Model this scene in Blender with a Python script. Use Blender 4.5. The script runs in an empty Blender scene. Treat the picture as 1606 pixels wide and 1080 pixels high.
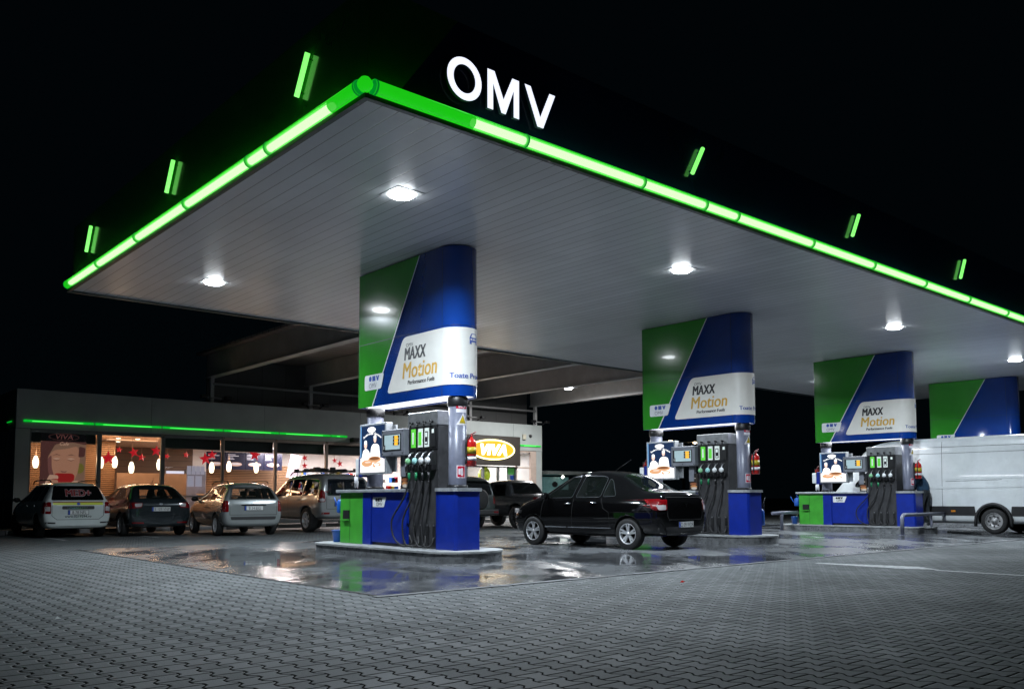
import bpy, bmesh, math, random
from mathutils import Vector, Matrix
from mathutils.bvhtree import BVHTree
random.seed(7)
rad = math.radians
scene = bpy.context.scene
COL = scene.collection

# ---------------------------------------------------------------- camera
def make_camera():
    yaw, pitch, roll = rad(41.074), rad(4.206), rad(0.14)
    f = Vector((math.sin(yaw)*math.cos(pitch), math.cos(yaw)*math.cos(pitch), math.sin(pitch)))
    r = Vector((math.cos(yaw), -math.sin(yaw), 0)); d = f.cross(r)
    r2 = r*math.cos(roll)+d*math.sin(roll); d2 = d*math.cos(roll)-r*math.sin(roll)
    cam = bpy.data.cameras.new('camera'); o = bpy.data.objects.new('camera', cam); COL.objects.link(o)
    m = Matrix((r2, -d2, -f)).transposed().to_4x4(); m.translation = Vector((0, 0, 1.1)); o.matrix_world = m
    cam.sensor_width = 36; cam.lens = 1369.9/1606*36; cam.shift_y = 139.5/1606
    cam.clip_start = .05; cam.clip_end = 2000
    scene.camera = o
make_camera()
# ---------------------------------------------------------------- night sky and exposure
w = bpy.data.worlds.new('World'); scene.world = w; w.use_nodes = True
bg = w.node_tree.nodes['Background']; bg.inputs[0].default_value = (.12, .3, .45, 1); bg.inputs[1].default_value = .004
scene.view_settings.view_transform = 'Standard'; scene.view_settings.look = 'None'
scene.view_settings.exposure = 0; scene.view_settings.gamma = 1
scene.cycles.use_denoising = True
scene.cycles.max_bounces = 8; scene.cycles.sample_clamp_indirect = 6
scene.cycles.caustics_reflective = False; scene.cycles.caustics_refractive = False
LAMP_W = 440      # canopy downlights
UNDER_W = 42      # sign undersides
SHOP_W = 130

# ---------------------------------------------------------------- node helpers
class G:
    def __init__(s, m): s.t = m.node_tree; s.n = s.t.nodes; s.l = s.t.links
    def put(s, v, sock):
        if v is None: return
        if isinstance(v, bpy.types.NodeSocket): s.l.new(v, sock)
        else: sock.default_value = v
    def m(s, op, a, b=None, c=None, clamp=False):
        n = s.n.new('ShaderNodeMath'); n.operation = op; n.use_clamp = clamp
        for i, v in enumerate((a, b, c)): s.put(v, n.inputs[i])
        return n.outputs[0]
    def pos(s, obj=False):
        if obj: o = s.n.new('ShaderNodeTexCoord').outputs['Object']
        else: o = s.n.new('ShaderNodeNewGeometry').outputs['Position']
        x = s.n.new('ShaderNodeSeparateXYZ'); s.l.new(o, x.inputs[0]); return o, x.outputs
    def comb(s, x, y, z=0.):
        n = s.n.new('ShaderNodeCombineXYZ')
        for i, v in enumerate((x, y, z)): s.put(v, n.inputs[i])
        return n.outputs[0]
    def noise(s, vec, scale, detail=3, rough=.5):
        n = s.n.new('ShaderNodeTexNoise'); s.put(vec, n.inputs['Vector']); n.inputs['Scale'].default_value = scale
        n.inputs['Detail'].default_value = detail; n.inputs['Roughness'].default_value = rough; return n.outputs[0]
    def mp(s, v, a, b, c, d, smooth=False):
        n = s.n.new('ShaderNodeMapRange'); n.interpolation_type = 'SMOOTHSTEP' if smooth else 'LINEAR'
        s.put(v, n.inputs[0])
        for i, q in enumerate((a, b, c, d)): s.put(q, n.inputs[i+1])
        return n.outputs[0]
    def mix(s, f, a, b):
        n = s.n.new('ShaderNodeMix'); n.data_type = 'RGBA'
        s.put(f, n.inputs[0]); s.put(a if not isinstance(a, tuple) else (*a[:3], 1), n.inputs[6]); s.put(b if not isinstance(b, tuple) else (*b[:3], 1), n.inputs[7]); return n.outputs[2]
    def bump(s, h, strength=.5, dist=.01):
        n = s.n.new('ShaderNodeBump'); n.inputs['Strength'].default_value = strength; n.inputs['Distance'].default_value = dist
        s.l.new(h, n.inputs['Height']); return n.outputs[0]

MATS = {}
def mat(name, col=(.5, .5, .5), rough=.5, metal=0., coat=0., em=None, es=0., var=.12, vs=3., spec=.5, bump=0., alpha=1., trans=0.):
    if name in MATS: return MATS[name]
    m = bpy.data.materials.new(name); m.use_nodes = True; g = G(m); b = g.n['Principled BSDF']
    b.inputs['Roughness'].default_value = rough; b.inputs['Metallic'].default_value = metal
    b.inputs['Coat Weight'].default_value = coat; b.inputs['Specular IOR Level'].default_value = spec
    b.inputs['Base Color'].default_value = (*col, 1); b.inputs['Alpha'].default_value = alpha
    b.inputs['Transmission Weight'].default_value = trans
    if var > 0:
        p, xyz = g.pos(True); nz = g.noise(p, vs, 5, .6)
        dark = tuple(c*(1-var*1.6) for c in col); lite = tuple(min(1, c*(1+var)) for c in col)
        g.l.new(g.mix(g.mp(nz, .3, .7, 0., 1.), dark, lite), b.inputs['Base Color'])
        n2 = g.noise(p, vs*4, 4, .6)
        g.l.new(g.mp(n2, .25, .75, max(.02, rough*(1-var)), min(1, rough*(1+var*2))), b.inputs['Roughness'])
        if bump: g.l.new(g.bump(n2, bump, .01), b.inputs['Normal'])
    if em: b.inputs['Emission Color'].default_value = (*em, 1); b.inputs['Emission Strength'].default_value = es
    MATS[name] = m; return m

def paver_mat():
    m = bpy.data.materials.new('pavers'); m.use_nodes = True; g = G(m); b = g.n['Principled BSDF']
    p, (X, Y, Z) = g.pos(); M = g.m
    # slight wobble of rows, as laid by hand
    wob = M('MULTIPLY', M('SUBTRACT', g.noise(p, .7, 2), .5), .05)
    W, L, A = .173, .212, .125
    u = M('DIVIDE', M('ADD', X, wob), W); v = M('DIVIDE', M('ADD', Y, wob), L)
    t = M('MULTIPLY', M('PINGPONG', v, .5), 2)
    s = M('SUBTRACT', M('MULTIPLY', M('ADD', M('MULTIPLY', M('SUBTRACT', t, .5), 2.3), .5, None, True), 2), 1)
    n = M('ROUND', u)
    sgn = M('SUBTRACT', 1, M('MULTIPLY', M('MULTIPLY', M('PINGPONG', M('MULTIPLY', n, .5), .5), 2), 2))
    d = M('SUBTRACT', u, M('ADD', n, M('MULTIPLY', sgn, M('MULTIPLY', s, A))))
    col = M('SUBTRACT', n, M('LESS_THAN', d, 0.))
    par = M('MULTIPLY', M('PINGPONG', M('MULTIPLY', col, .5), .5), 2)
    vv = M('SUBTRACT', v, M('MULTIPLY', par, .5))
    row = M('FLOOR', vv)
    dv = M('ABSOLUTE', M('SUBTRACT', M('FRACT', vv), 0.))
    dv = M('MINIMUM', dv, M('SUBTRACT', 1, dv))
    dist = M('MINIMUM', M('SUBTRACT', M('MULTIPLY', M('ABSOLUTE', d), W), .0034), M('SUBTRACT', M('MULTIPLY', dv, L), .0022))
    wn = g.n.new('ShaderNodeTexWhiteNoise'); wn.noise_dimensions = '2D'; g.l.new(g.comb(col, row), wn.inputs['Vector'])
    edge = g.mp(dist, .0015, .0065, 0., 1., True)
    fine = g.noise(p, 90, 3, .7); mid = g.noise(p, 6, 4, .6); big = g.noise(p, .45, 4, .6)
    c = g.mix(wn.outputs[0], (.082, .092, .094), (.13, .143, .146))
    c = g.mix(g.mp(mid, .35, .75, 0., .5), c, (.08, .087, .085))
    c = g.mix(g.mp(fine, .45, .8, 0., .6), c, (.22, .23, .23))
    c = g.mix(g.mp(big, .35, .7, 0., .55), c, (.075, .08, .08))
    c = g.mix(edge, (.010, .010, .009), c)
    g.l.new(c, b.inputs['Base Color'])
    stain = g.mp(g.noise(p, 1.7, 5, .7), .60, .72, 0., .6, True)
    g.l.new(g.mix(stain, c, (.03, .031, .03)), b.inputs['Base Color'])
    g.l.new(g.mp(big, .35, .7, .60, .74), b.inputs['Roughness'])
    g.l.new(M('MULTIPLY', M('MULTIPLY', edge, g.mp(wn.outputs[0], 0., 1., .16, .34)), 1.), b.inputs['Specular IOR Level'])
    tilt = M('MULTIPLY', M('MULTIPLY', M('SUBTRACT', wn.outputs[0], .5), M('ADD', d, M('FRACT', vv))), .25)
    h = M('ADD', M('ADD', g.mp(dist, .001, .012, 0., 1., True), M('MULTIPLY', fine, .12)), tilt)
    g.l.new(g.bump(h, .9, .008), b.inputs['Normal'])
    return m

def wet_mat():
    m = bpy.data.materials.new('wet_concrete'); m.use_nodes = True; g = G(m); b = g.n['Principled BSDF']
    p, (X, Y, Z) = g.pos(); M = g.m
    st = g.comb(M('MULTIPLY', X, .8), M('MULTIPLY', Y, .55))
    big = g.noise(st, .42, 3, .5); mid = g.noise(st, 2.2, 4, .6); fine = g.noise(p, 60, 3, .6)
    strk = g.noise(g.comb(M('MULTIPLY', M('SUBTRACT', X, Y), .9), M('MULTIPLY', M('ADD', X, Y), .28)), 1.1, 4, .6)
    k = M('ADD', M('ADD', M('MULTIPLY', big, .5), M('MULTIPLY', mid, .12)), M('MULTIPLY', strk, .38))
    wet = g.mp(k, .41, .54, 1., 0., True)
    damp = g.mp(k, .46, .70, 1., 0., True)
    jx = M('ABSOLUTE', M('SUBTRACT', M('FRACT', M('DIVIDE', M('SUBTRACT', X, 5.4), 4.36)), .0))
    jy = M('FRACT', M('DIVIDE', M('SUBTRACT', Y, 8.4), 4.1))
    j = M('MINIMUM', M('MULTIPLY', M('MINIMUM', jx, M('SUBTRACT', 1, jx)), 4.36), M('MULTIPLY', M('MINIMUM', jy, M('SUBTRACT', 1, jy)), 4.1))
    joint = g.mp(j, .006, .014, 0., 1.)
    c = g.mix(damp, (.125, .131, .138), (.08, .085, .09))
    c = g.mix(wet, c, (.045, .048, .052))
    c = g.mix(g.mp(fine, .4, .8, 0., .35), c, (.14, .14, .14))
    c = g.mix(joint, (.012, .012, .012), c)
    g.l.new(c, b.inputs['Base Color'])
    r = M('ADD', g.mp(wet, 0., 1., .36, .105), M('MULTIPLY', damp, -.10))
    g.l.new(M('MAXIMUM', r, .04), b.inputs['Roughness'])
    b.inputs['Specular IOR Level'].default_value = .6
    rip = g.noise(p, 2.2, 2, .5)
    h = M('ADD', M('MULTIPLY', M('MULTIPLY', fine, M('SUBTRACT', 1, wet)), 1.), M('MULTIPLY', rip, .55))
    g.l.new(g.bump(h, .35, .006), b.inputs['Normal'])
    return m

def plank_mat(name, col, pitch, axis=0, rough=.38, groove=.012, dirt=.4, bumps=.5):
    m = bpy.data.materials.new(name); m.use_nodes = True; g = G(m); b = g.n['Principled BSDF']
    p, xyz = g.pos(); M = g.m
    u = M('DIVIDE', xyz[axis], pitch); f = M('FRACT', u); d = M('MULTIPLY', M('MINIMUM', f, M('SUBTRACT', 1, f)), pitch)
    wn = g.n.new('ShaderNodeTexWhiteNoise'); wn.noise_dimensions = '1D'; g.l.new(M('FLOOR', u), wn.inputs['W'])
    e = g.mp(d, groove*.35, groove, 0., 1., True)
    nz = g.noise(p, .5, 5, .65)
    c = g.mix(wn.outputs[0], tuple(q*.9 for q in col), col)
    c = g.mix(g.mp(nz, .4, .8, 0., dirt), c, tuple(q*.5 for q in col))
    c = g.mix(e, tuple(q*.22 for q in col), c)
    g.l.new(c, b.inputs['Base Color']); b.inputs['Roughness'].default_value = rough
    h = M('ADD', e, M('MULTIPLY', wn.outputs[0], .4))
    g.l.new(g.bump(h, bumps, .008), b.inputs['Normal'])
    return m

def shell_glow(name, col, strength, opacity):
    m = bpy.data.materials.new(name); m.use_nodes = True; g = G(m); t = g.t
    b = g.n['Principled BSDF']; b.inputs['Base Color'].default_value = (.02, .35, .05, 1); b.inputs['Roughness'].default_value = .25
    b.inputs['Emission Color'].default_value = (*col, 1); b.inputs['Emission Strength'].default_value = strength
    b.inputs['Alpha'].default_value = opacity
    return m

# ---------------------------------------------------------------- mesh helpers
class MB:
    def __init__(s): s.v = []; s.f = []; s.mi = []; s.sm = []
    def add(s, vs, fs, mi=0, smooth=False, M=None):
        o = len(s.v)
        s.v += [tuple(M @ Vector(v)) if M is not None else tuple(v) for v in vs]
        for f in fs: s.f.append(tuple(o+i for i in f)); s.mi.append(mi); s.sm.append(smooth)
        return s
    def box(s, x0, x1, y0, y1, z0, z1, mi=0, M=None, bev=0.):
        if bev > 0:
            bm = bmesh.new(); bmesh.ops.create_cube(bm, size=1)
            for v in bm.verts: v.co = Vector(((x0+x1)/2+v.co.x*(x1-x0), (y0+y1)/2+v.co.y*(y1-y0), (z0+z1)/2+v.co.z*(z1-z0)))
            bmesh.ops.bevel(bm, geom=list(bm.edges), offset=bev, segments=2, affect='EDGES', profile=.5)
            s.bm(bm, mi, M); return s
        vs = [(x, y, z) for x in (x0, x1) for y in (y0, y1) for z in (z0, z1)]
        return s.add(vs, [(0, 1, 3, 2), (4, 6, 7, 5), (0, 4, 5, 1), (2, 3, 7, 6), (0, 2, 6, 4), (1, 5, 7, 3)], mi, False, M)
    def bm(s, bm, mi=0, M=None, smooth=False):
        bm.verts.index_update()
        s.add([v.co.copy() for v in bm.verts], [[v.index for v in f.verts] for f in bm.faces], mi, smooth, M); bm.free(); return s
    def prism(s, poly, fn, a, b, mi=0):
        """poly 2D extruded; fn(u,v,w)->xyz"""
        n = len(poly)
        s.add([fn(u, v, a) for u, v in poly]+[fn(u, v, b) for u, v in poly],
              [tuple(range(n))[::-1], tuple(range(n, 2*n))]+[(i, (i+1) % n, n+(i+1) % n, n+i) for i in range(n)], mi)
        return s
    def tube(s, pts, r, n=10, mi=0, cap=True, smooth=True):
        pts = [Vector(p) for p in pts]; rs = r if isinstance(r, (list, tuple)) else [r]*len(pts)
        vs = []; fs = []; prev = None
        for i, p in enumerate(pts):
            t = (pts[min(i+1, len(pts)-1)]-pts[max(i-1, 0)]).normalized()
            if prev is None:
                a = Vector((0, 0, 1)) if abs(t.z) < .9 else Vector((1, 0, 0)); nrm = t.cross(a).normalized()
            else: nrm = (prev-t*prev.dot(t)).normalized()
            prev = nrm; bn = t.cross(nrm)
            for k in range(n):
                an = 2*math.pi*k/n; vs.append(p+(nrm*math.cos(an)+bn*math.sin(an))*rs[i])
        for i in range(len(pts)-1):
            for k in range(n): fs.append((i*n+k, i*n+(k+1) % n, (i+1)*n+(k+1) % n, (i+1)*n+k))
        s.add(vs, fs, mi, smooth)
        if cap: s.add(vs[:n], [tuple(range(n))[::-1]], mi); s.add(vs[-n:], [tuple(range(n))], mi)
        return s
    def lathe(s, prof, c, axis='z', n=24, mi=0, smooth=True, M=None, cap=True):
        """prof list of (r, h)"""
        vs = []; fs = []
        for r, h in prof:
            for k in range(n):
                a = 2*math.pi*k/n; q = (r*math.cos(a), r*math.sin(a), h)
                if axis == 'x': q = (h, r*math.cos(a), r*math.sin(a))
                if axis == 'y': q = (r*math.sin(a), h, r*math.cos(a))
                vs.append((q[0]+c[0], q[1]+c[1], q[2]+c[2]))
        for i in range(len(prof)-1):
            for k in range(n): fs.append((i*n+k, i*n+(k+1) % n, (i+1)*n+(k+1) % n, (i+1)*n+k))
        s.add(vs, fs, mi, smooth, M)
        if cap and prof[0][0] > 1e-4: s.add(vs[:n], [tuple(range(n))[::-1]], mi, False, M)
        if cap and prof[-1][0] > 1e-4: s.add(vs[-n:], [tuple(range(n))], mi, False, M)
        return s
    def build(s, name, mats, parent=None, label=None, cat=None, group=None, kind=None, loc=None):
        me = bpy.data.meshes.new(name)
        org = Vector(parent_loc(parent)) if parent is not None else (Vector(loc) if loc else Vector((0, 0, 0)))
        me.from_pydata([tuple(Vector(v)-org) for v in s.v], [], s.f)
        if not isinstance(mats, (list, tuple)): mats = [mats]
        for m in mats: me.materials.append(m)
        me.polygons.foreach_set('material_index', s.mi); me.polygons.foreach_set('use_smooth', s.sm)
        me.update()
        bm = bmesh.new(); bm.from_mesh(me); bmesh.ops.remove_doubles(bm, verts=bm.verts, dist=1e-6)
        if all(len(e.link_faces) <= 2 for e in bm.edges): bmesh.ops.recalc_face_normals(bm, faces=bm.faces)
        bm.to_mesh(me); bm.free()
        o = bpy.data.objects.new(name, me); COL.objects.link(o)
        if parent is not None: o.parent = parent
        elif loc: o.location = loc
        tag(o, label, cat, group, kind); return o

def parent_loc(p):
    v = Vector((0, 0, 0))
    while p is not None: v = v+p.location; p = p.parent
    return v
def tag(o, label=None, cat=None, group=None, kind=None):
    if label: o['label'] = label
    if cat: o['category'] = cat
    if group: o['group'] = group
    if kind: o['kind'] = kind
def thing(name, label, cat, loc, group=None):
    o = bpy.data.objects.new(name, None); COL.objects.link(o); o.location = loc; o.empty_display_size = .2
    tag(o, label, cat, group); return o
def clone(root, delta, label, parent=None):
    c = root.copy(); COL.objects.link(c)
    if parent is None:
        c.location = root.location+Vector(delta)
        if label: c['label'] = label
    else: c.parent = parent
    for ch in list(root.children): clone(ch, delta, None, c)
    return c

def text_mesh(s, size, bold=0., shear=0., ext=0., sx=1., align='CENTER', res=3):
    cu = bpy.data.curves.new('t', 'FONT'); cu.body = s; cu.size = size; cu.offset = bold; cu.shear = shear
    cu.extrude = ext; cu.align_x = align; cu.resolution_u = res
    o = bpy.data.objects.new('t', cu); COL.objects.link(o)
    me = bpy.data.meshes.new_from_object(o.evaluated_get(bpy.context.evaluated_depsgraph_get()))
    vs = [(v.co.x*sx, v.co.y, v.co.z) for v in me.vertices]; fs = [tuple(p.vertices) for p in me.polygons]
    bpy.data.objects.remove(o); bpy.data.meshes.remove(me); bpy.data.curves.remove(cu)
    return vs, fs
def frame(o, ux, uy):
    """matrix mapping text x->ux, y->uy, z->ux x uy, at o"""
    ux = Vector(ux).normalized(); uy = Vector(uy).normalized(); uz = ux.cross(uy)
    m = Matrix((ux, uy, uz)).transposed().to_4x4(); m.translation = Vector(o); return m
def add_text(mb, s, size, M, mi=0, **k):
    vs, fs = text_mesh(s, size, **k); mb.add(vs, fs, mi, False, M)
def rounded(pts, r, n=4):
    out = []; N = len(pts)
    for i in range(N):
        p = Vector(pts[i]); a = Vector(pts[i-1])-p; b = Vector(pts[(i+1) % N])-p
        rr = min(r, a.length*.45, b.length*.45); A = p+a.normalized()*rr; B = p+b.normalized()*rr
        for k in range(n+1):
            t = k/n; q = A*(1-t)**2+p*2*t*(1-t)+B*t*t; out.append((q.x, q.y))
    return out
def ell(cx, cy, rx, ry, n=32): return [(cx+rx*math.cos(2*math.pi*k/n), cy+ry*math.sin(2*math.pi*k/n)) for k in range(n)]
def star(cx, cy, r, rot=0):
    return [(cx+(r if k % 2 == 0 else r*.42)*math.sin(math.pi*k/5+rot), cy+(r if k % 2 == 0 else r*.42)*math.cos(math.pi*k/5+rot)) for k in range(10)]
def grid_poly(vs, fs, cuts_u=(), cuts_v=()):
    bm = bmesh.new(); bv = [bm.verts.new((v[0], v[1], v[2] if len(v) > 2 else 0)) for v in vs]
    for f in fs:
        try: bm.faces.new([bv[i] for i in f])
        except ValueError: pass
    bmesh.ops.triangulate(bm, faces=[f for f in bm.faces if len(f.verts) > 4])
    for c in cuts_u: bmesh.ops.bisect_plane(bm, geom=bm.verts[:]+bm.edges[:]+bm.faces[:], plane_co=(c, 0, 0), plane_no=(1, 0, 0))
    for c in cuts_v: bmesh.ops.bisect_plane(bm, geom=bm.verts[:]+bm.edges[:]+bm.faces[:], plane_co=(0, c, 0), plane_no=(0, 1, 0))
    bm.verts.index_update(); r = [tuple(v.co) for v in bm.verts], [tuple(v.index for v in f.verts) for f in bm.faces]; bm.free(); return r
def skin_body(name, verts, edges, radii, m, parent, org, sub=2, root=0):
    me = bpy.data.meshes.new(name); me.from_pydata([tuple(Vector(v)) for v in verts], edges, [])
    o = bpy.data.objects.new(name, me); COL.objects.link(o)
    o.modifiers.new('s', 'SKIN'); ss = o.modifiers.new('u', 'SUBSURF'); ss.levels = ss.render_levels = sub
    for i, d in enumerate(me.skin_vertices[0].data):
        r = radii[i]; d.radius = r if isinstance(r, tuple) else (r, r); d.use_root = (i == root)
    bpy.context.view_layer.update()
    ev = bpy.data.meshes.new_from_object(o.evaluated_get(bpy.context.evaluated_depsgraph_get()))
    bpy.data.objects.remove(o)
    vs = [v.co.copy() for v in ev.vertices]; fs = [tuple(p.vertices) for p in ev.polygons]
    mb = MB(); mb.add([v+Vector(org) for v in vs], fs, 0, True); bpy.data.meshes.remove(ev)
    return mb.build(name, m, parent)

# ---------------------------------------------------------------- materials
GREEN = mat('green_panel', (.03, .27, .02), .17, coat=.3, var=.05, vs=2)
BLUE = mat('blue_panel', (.004, .042, .26), .17, coat=.3, var=.04, vs=2)
CABBLUE = mat('cabinet_blue', (.002, .02, .26), .35, var=.12, vs=4)
CABGREEN = mat('cabinet_green', (.05, .34, .03), .38, var=.12, vs=4)
WHITE = mat('white_enamel', (.78, .80, .80), .25, coat=.3, var=.05)
INK = mat('black_ink', (.015, .015, .018), .4, var=0)
GOLD = mat('gold_ink', (.62, .36, .04), .35, var=0)
BLUEINK = mat('blue_ink', (.01, .06, .35), .4, var=0)
GREY = mat('grey_paint', (.15, .16, .21), .33, var=.12, vs=5)
DGREY = mat('dark_grey_metal', (.05, .05, .053), .42, metal=.3, var=.2, vs=6)
BLACK = mat('black_plastic', (.012, .012, .013), .4, var=.1)
RUBBER = mat('rubber', (.016, .016, .017), .6, var=.2, vs=20)
STEEL = mat('brushed_steel', (.45, .46, .47), .34, metal=.85, var=.15, vs=8)
ALU = mat('galvanised_metal', (.42, .44, .46), .45, metal=.5, var=.2, vs=8)
RED = mat('red_paint', (.55, .015, .012), .25, coat=.4, var=.08)
YEL = mat('yellow_label', (.45, .36, .02), .4, var=.05)
CONC = mat('island_concrete', (.30, .31, .31), .6, var=.3, vs=3, bump=.15)
KERBSTEEL = mat('kerb_steel_edge', (.28, .29, .30), .3, metal=.6, var=.35, vs=5)

# ================================================================= GROUND
def sheet(name, x0, x1, y0, y1, z, m, n=1, **k):
    mb = MB(); mb.add([(x0, y0, z), (x1, y0, z), (x1, y1, z), (x0, y1, z)], [(0, 1, 2, 3)]); return mb.build(name, m, kind='structure', **k)
PAV = paver_mat(); WET = wet_mat()
GROUNDM = mat('dark_ground', (.03, .035, .03), .85, var=.3, vs=.3)
sheet('ground', -600, 700, -400, 900, -.03, GROUNDM)
sheet('paving', -40, 70, -30, 30.5, 0, PAV)
sheet('forecourt_slab', 5.41, 48, 8.50, 20.6, .004, WET)
mb = MB()
EDGE = mat('edging_concrete', (.13, .135, .14), .55, var=.45, vs=4, bump=.3)
DRAIN = mat('drain_gap', (.012, .012, .012), .8, var=0)
x = 5.3
while x < 48:
    mb.box(x, x+.99, 8.36, 8.47, -.05, .008+random.uniform(0, .004)); x += 1.0
mb.build('edging_strip', EDGE, kind='structure')
sheet('slab_gap', 5.37, 5.415, 8.36, 20.6, .006, DRAIN); sheet('slab_gap', 5.42, 48, 8.475, 8.505, .006, DRAIN)
# parking kerb, alternating dark and pale blocks, and the walk behind it
mb = MB(); x = -6; i = 0
while x < 48:
    mb.box(x, x+.98, 30.5, 30.72, -.05, .14, i % 2, bev=.012); x += 1.0; i += 1
mb.build('kerb', [mat('kerb_pale', (.42, .42, .42), .6, var=.2), mat('kerb_dark', (.07, .07, .07), .6, var=.2)], kind='structure')
sheet('pavement', -6, 48, 30.72, 33, .12, mat('walk_slabs', (.2, .2, .2), .6, var=.25, vs=2))
# painted marking on the pavers and bay lines
PAINT = mat('road_paint', (.42, .43, .43), .55, var=.35, vs=14, bump=.2)
mb = MB(); mb.add([(13.42, 7.75, .004), (13.56, 7.75, .004), (13.95, 6.25, .004), (13.62, 5.8, .004), (13.40, 6.3, .004)], [(0, 1, 2, 3, 4)])
mb.add([(13.42, 5.8, .004), (13.54, 5.8, .004), (13.52, 3.2, .004), (13.40, 3.2, .004)], [(0, 1, 2, 3)])
mb.build('paint_marking', PAINT, kind='structure')
for x in (4.1, 6.35, 8.75, 11.2, 13.3, 16.2, 18.8, 21.6, 24.3):
    sheet('bay_line', x, x+.11, 25.4, 30.4, .004, PAINT)

# ================================================================= CANOPY
CX0, CX1, CY0, CY1, CZ = 5.0, 40.6, 8.22, 20.3, 5.6
FG = mat('fascia_green', (.02, .16, .02), .14, coat=.4, var=.1, vs=1)
FB = mat('fascia_blue', (.006, .022, .09), .14, coat=.4, var=.1, vs=1)
can = thing('canopy', 'large flat forecourt canopy edged with a glowing green tube and lit letters', 'canopy', (5, 8.22, 5.6))
CEIL = plank_mat('ceiling_planks', (.74, .76, .80), .23, 0, rough=.30, groove=.009, bumps=.12)
mb = MB(); mb.add([(CX0+.05, CY0+.05, CZ), (CX1, CY0+.05, CZ), (CX1, CY1, CZ), (CX0+.05, CY1, CZ)], [(0, 3, 2, 1)])
mb.build('ceiling', CEIL, can)
mb = MB(); mb.box(CX0+.3, CX1-.3, CY0+.3, CY1-.2, 5.75, 6.6); mb.build('roof_deck', mat('roof_sheet', (.05, .05, .055), .7), can)
ZT = 6.98
def fy(u, v, w): return (u, CY0+.07+w, v)
def fx(u, v, w): return (CX0+.07+w, u, v)
mb = MB()
mb.prism([(CX0+.07, 5.72), (5.42, 5.72), (6.35, ZT), (CX0+.07, ZT)], fy, 0, .05, 0)
mb.prism([(5.42, 5.72), (CX1, 5.72), (CX1, ZT), (6.35, ZT)], fy, 0, .05, 1)
mb.prism([(CY0+.12, 5.72), (CY1, 5.72), (CY1, ZT), (CY0+.12, ZT)], fx, 0, .05, 0)
mb.box(CX0+.12, CX1, CY1-.05, CY1, 5.62, ZT, 1); mb.box(CX1-.05, CX1, CY0+.12, CY1-.05, 5.72, ZT, 1)
mb.build('fascia', [FG, FB], can)
mb = MB(); TR = mat('gutter_trim', (.06, .07, .07), .35, metal=.4)
mb.box(CX0-.02, CX1, CY0-.02, CY0+.05, CZ-.035, CZ+.02); mb.box(CX0-.02, CX0+.05, CY0+.05, CY1, CZ-.035, CZ+.02)
mb.box(CX0-.02, CX1, CY1+.003, CY1+.06, CZ-.05, CZ+.05)
mb.build('edge_trim', TR, can)
SHELL = shell_glow('green_tube_cover', (.03, .80, .012), .85, .42)
SHELLDIM = shell_glow('green_tube_cover_dim', (.012, .60, .008), .9, .97)
CORE = mat('tube_lamp', (1, 1, 1), .4, em=(.74, 1., .58), es=2.6, var=0); HALO = shell_glow('tube_halo_layer', (.36, 1., .28), .9, .40)  # HALO is an added glowing sleeve that fades the lamp's edge into green
RING = mat('tube_joint', (.01, .12, .02), .4, em=(0, .3, .03), es=.6, var=0)
zt, rt = 5.71, .088
def tube_seg(a, b, lit0, lit1):
    a, b = Vector(a), Vector(b); d = b-a; seg = MB()
    if lit0 is None: seg.tube([a, b], rt, 16, 1, cap=False); seg.build('light_tube', [SHELL, SHELLDIM], can); return
    p0, p1 = a+d*lit0, a+d*lit1
    if lit0 > .02: seg.tube([a, p0], rt, 16, 1, cap=False)
    seg.tube([p0, p1], rt, 16, 0, cap=False)
    if lit1 < .98: seg.tube([p1, b], rt, 16, 1, cap=False)
    o = seg.build('light_tube', [SHELL, SHELLDIM], can)
    m2 = MB(); m2.tube([p0+d.normalized()*.004, p1-d.normalized()*.004], .050, 12, 0); m2.tube([p0+d.normalized()*.004, p1-d.normalized()*.004], .071, 14, 1, cap=False); m2.build('lamp', [CORE, HALO], o)
def ring(p, ax):
    p = Vector(p); a = Vector(ax)*.012; m2 = MB(); m2.tube([p-a, p+a], rt*1.07, 16, 0); m2.build('tube_joint', RING, can)
ya = CY0-.02; xa = CX0-.02
xs = [5.0+.08, 7.38, 9.69, 11.19, 12.05, 14.39, 16.70, 19.01, 21.32, 23.65, 25.96, 28.3, 30.6, 32.9, 35.2, 37.5, 40.6]
for i in range(len(xs)-1):
    tube_seg((xs[i], ya, zt), (xs[i+1], ya, zt), .62 if i == 0 else .0, 1.0); ring((xs[i+1], ya, zt), (1, 0, 0))
ys = [8.22+.08, 10.58, 11.17, 13.46, 15.79, 18.07, 20.3]
for i in range(len(ys)-1):
    tube_seg((xa, ys[i], zt), (xa, ys[i+1], zt), .27 if i == 0 else .0, 1.0 if i < 5 else .9); ring((xa, ys[i+1], zt), (0, 1, 0))
ring((xs[0]+.02, ya, zt), (1, 0, 0)); ring((xa, ys[0]+.02, zt), (0, 1, 0))
mb = MB(); mb.lathe([(.001, -.092), (.05, -.075), (.082, -.035), (.092, 0), (.082, .035), (.05, .075), (.001, .092)], (xa, ya, zt)); mb.build('corner_cap', SHELLDIM, can)
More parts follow.
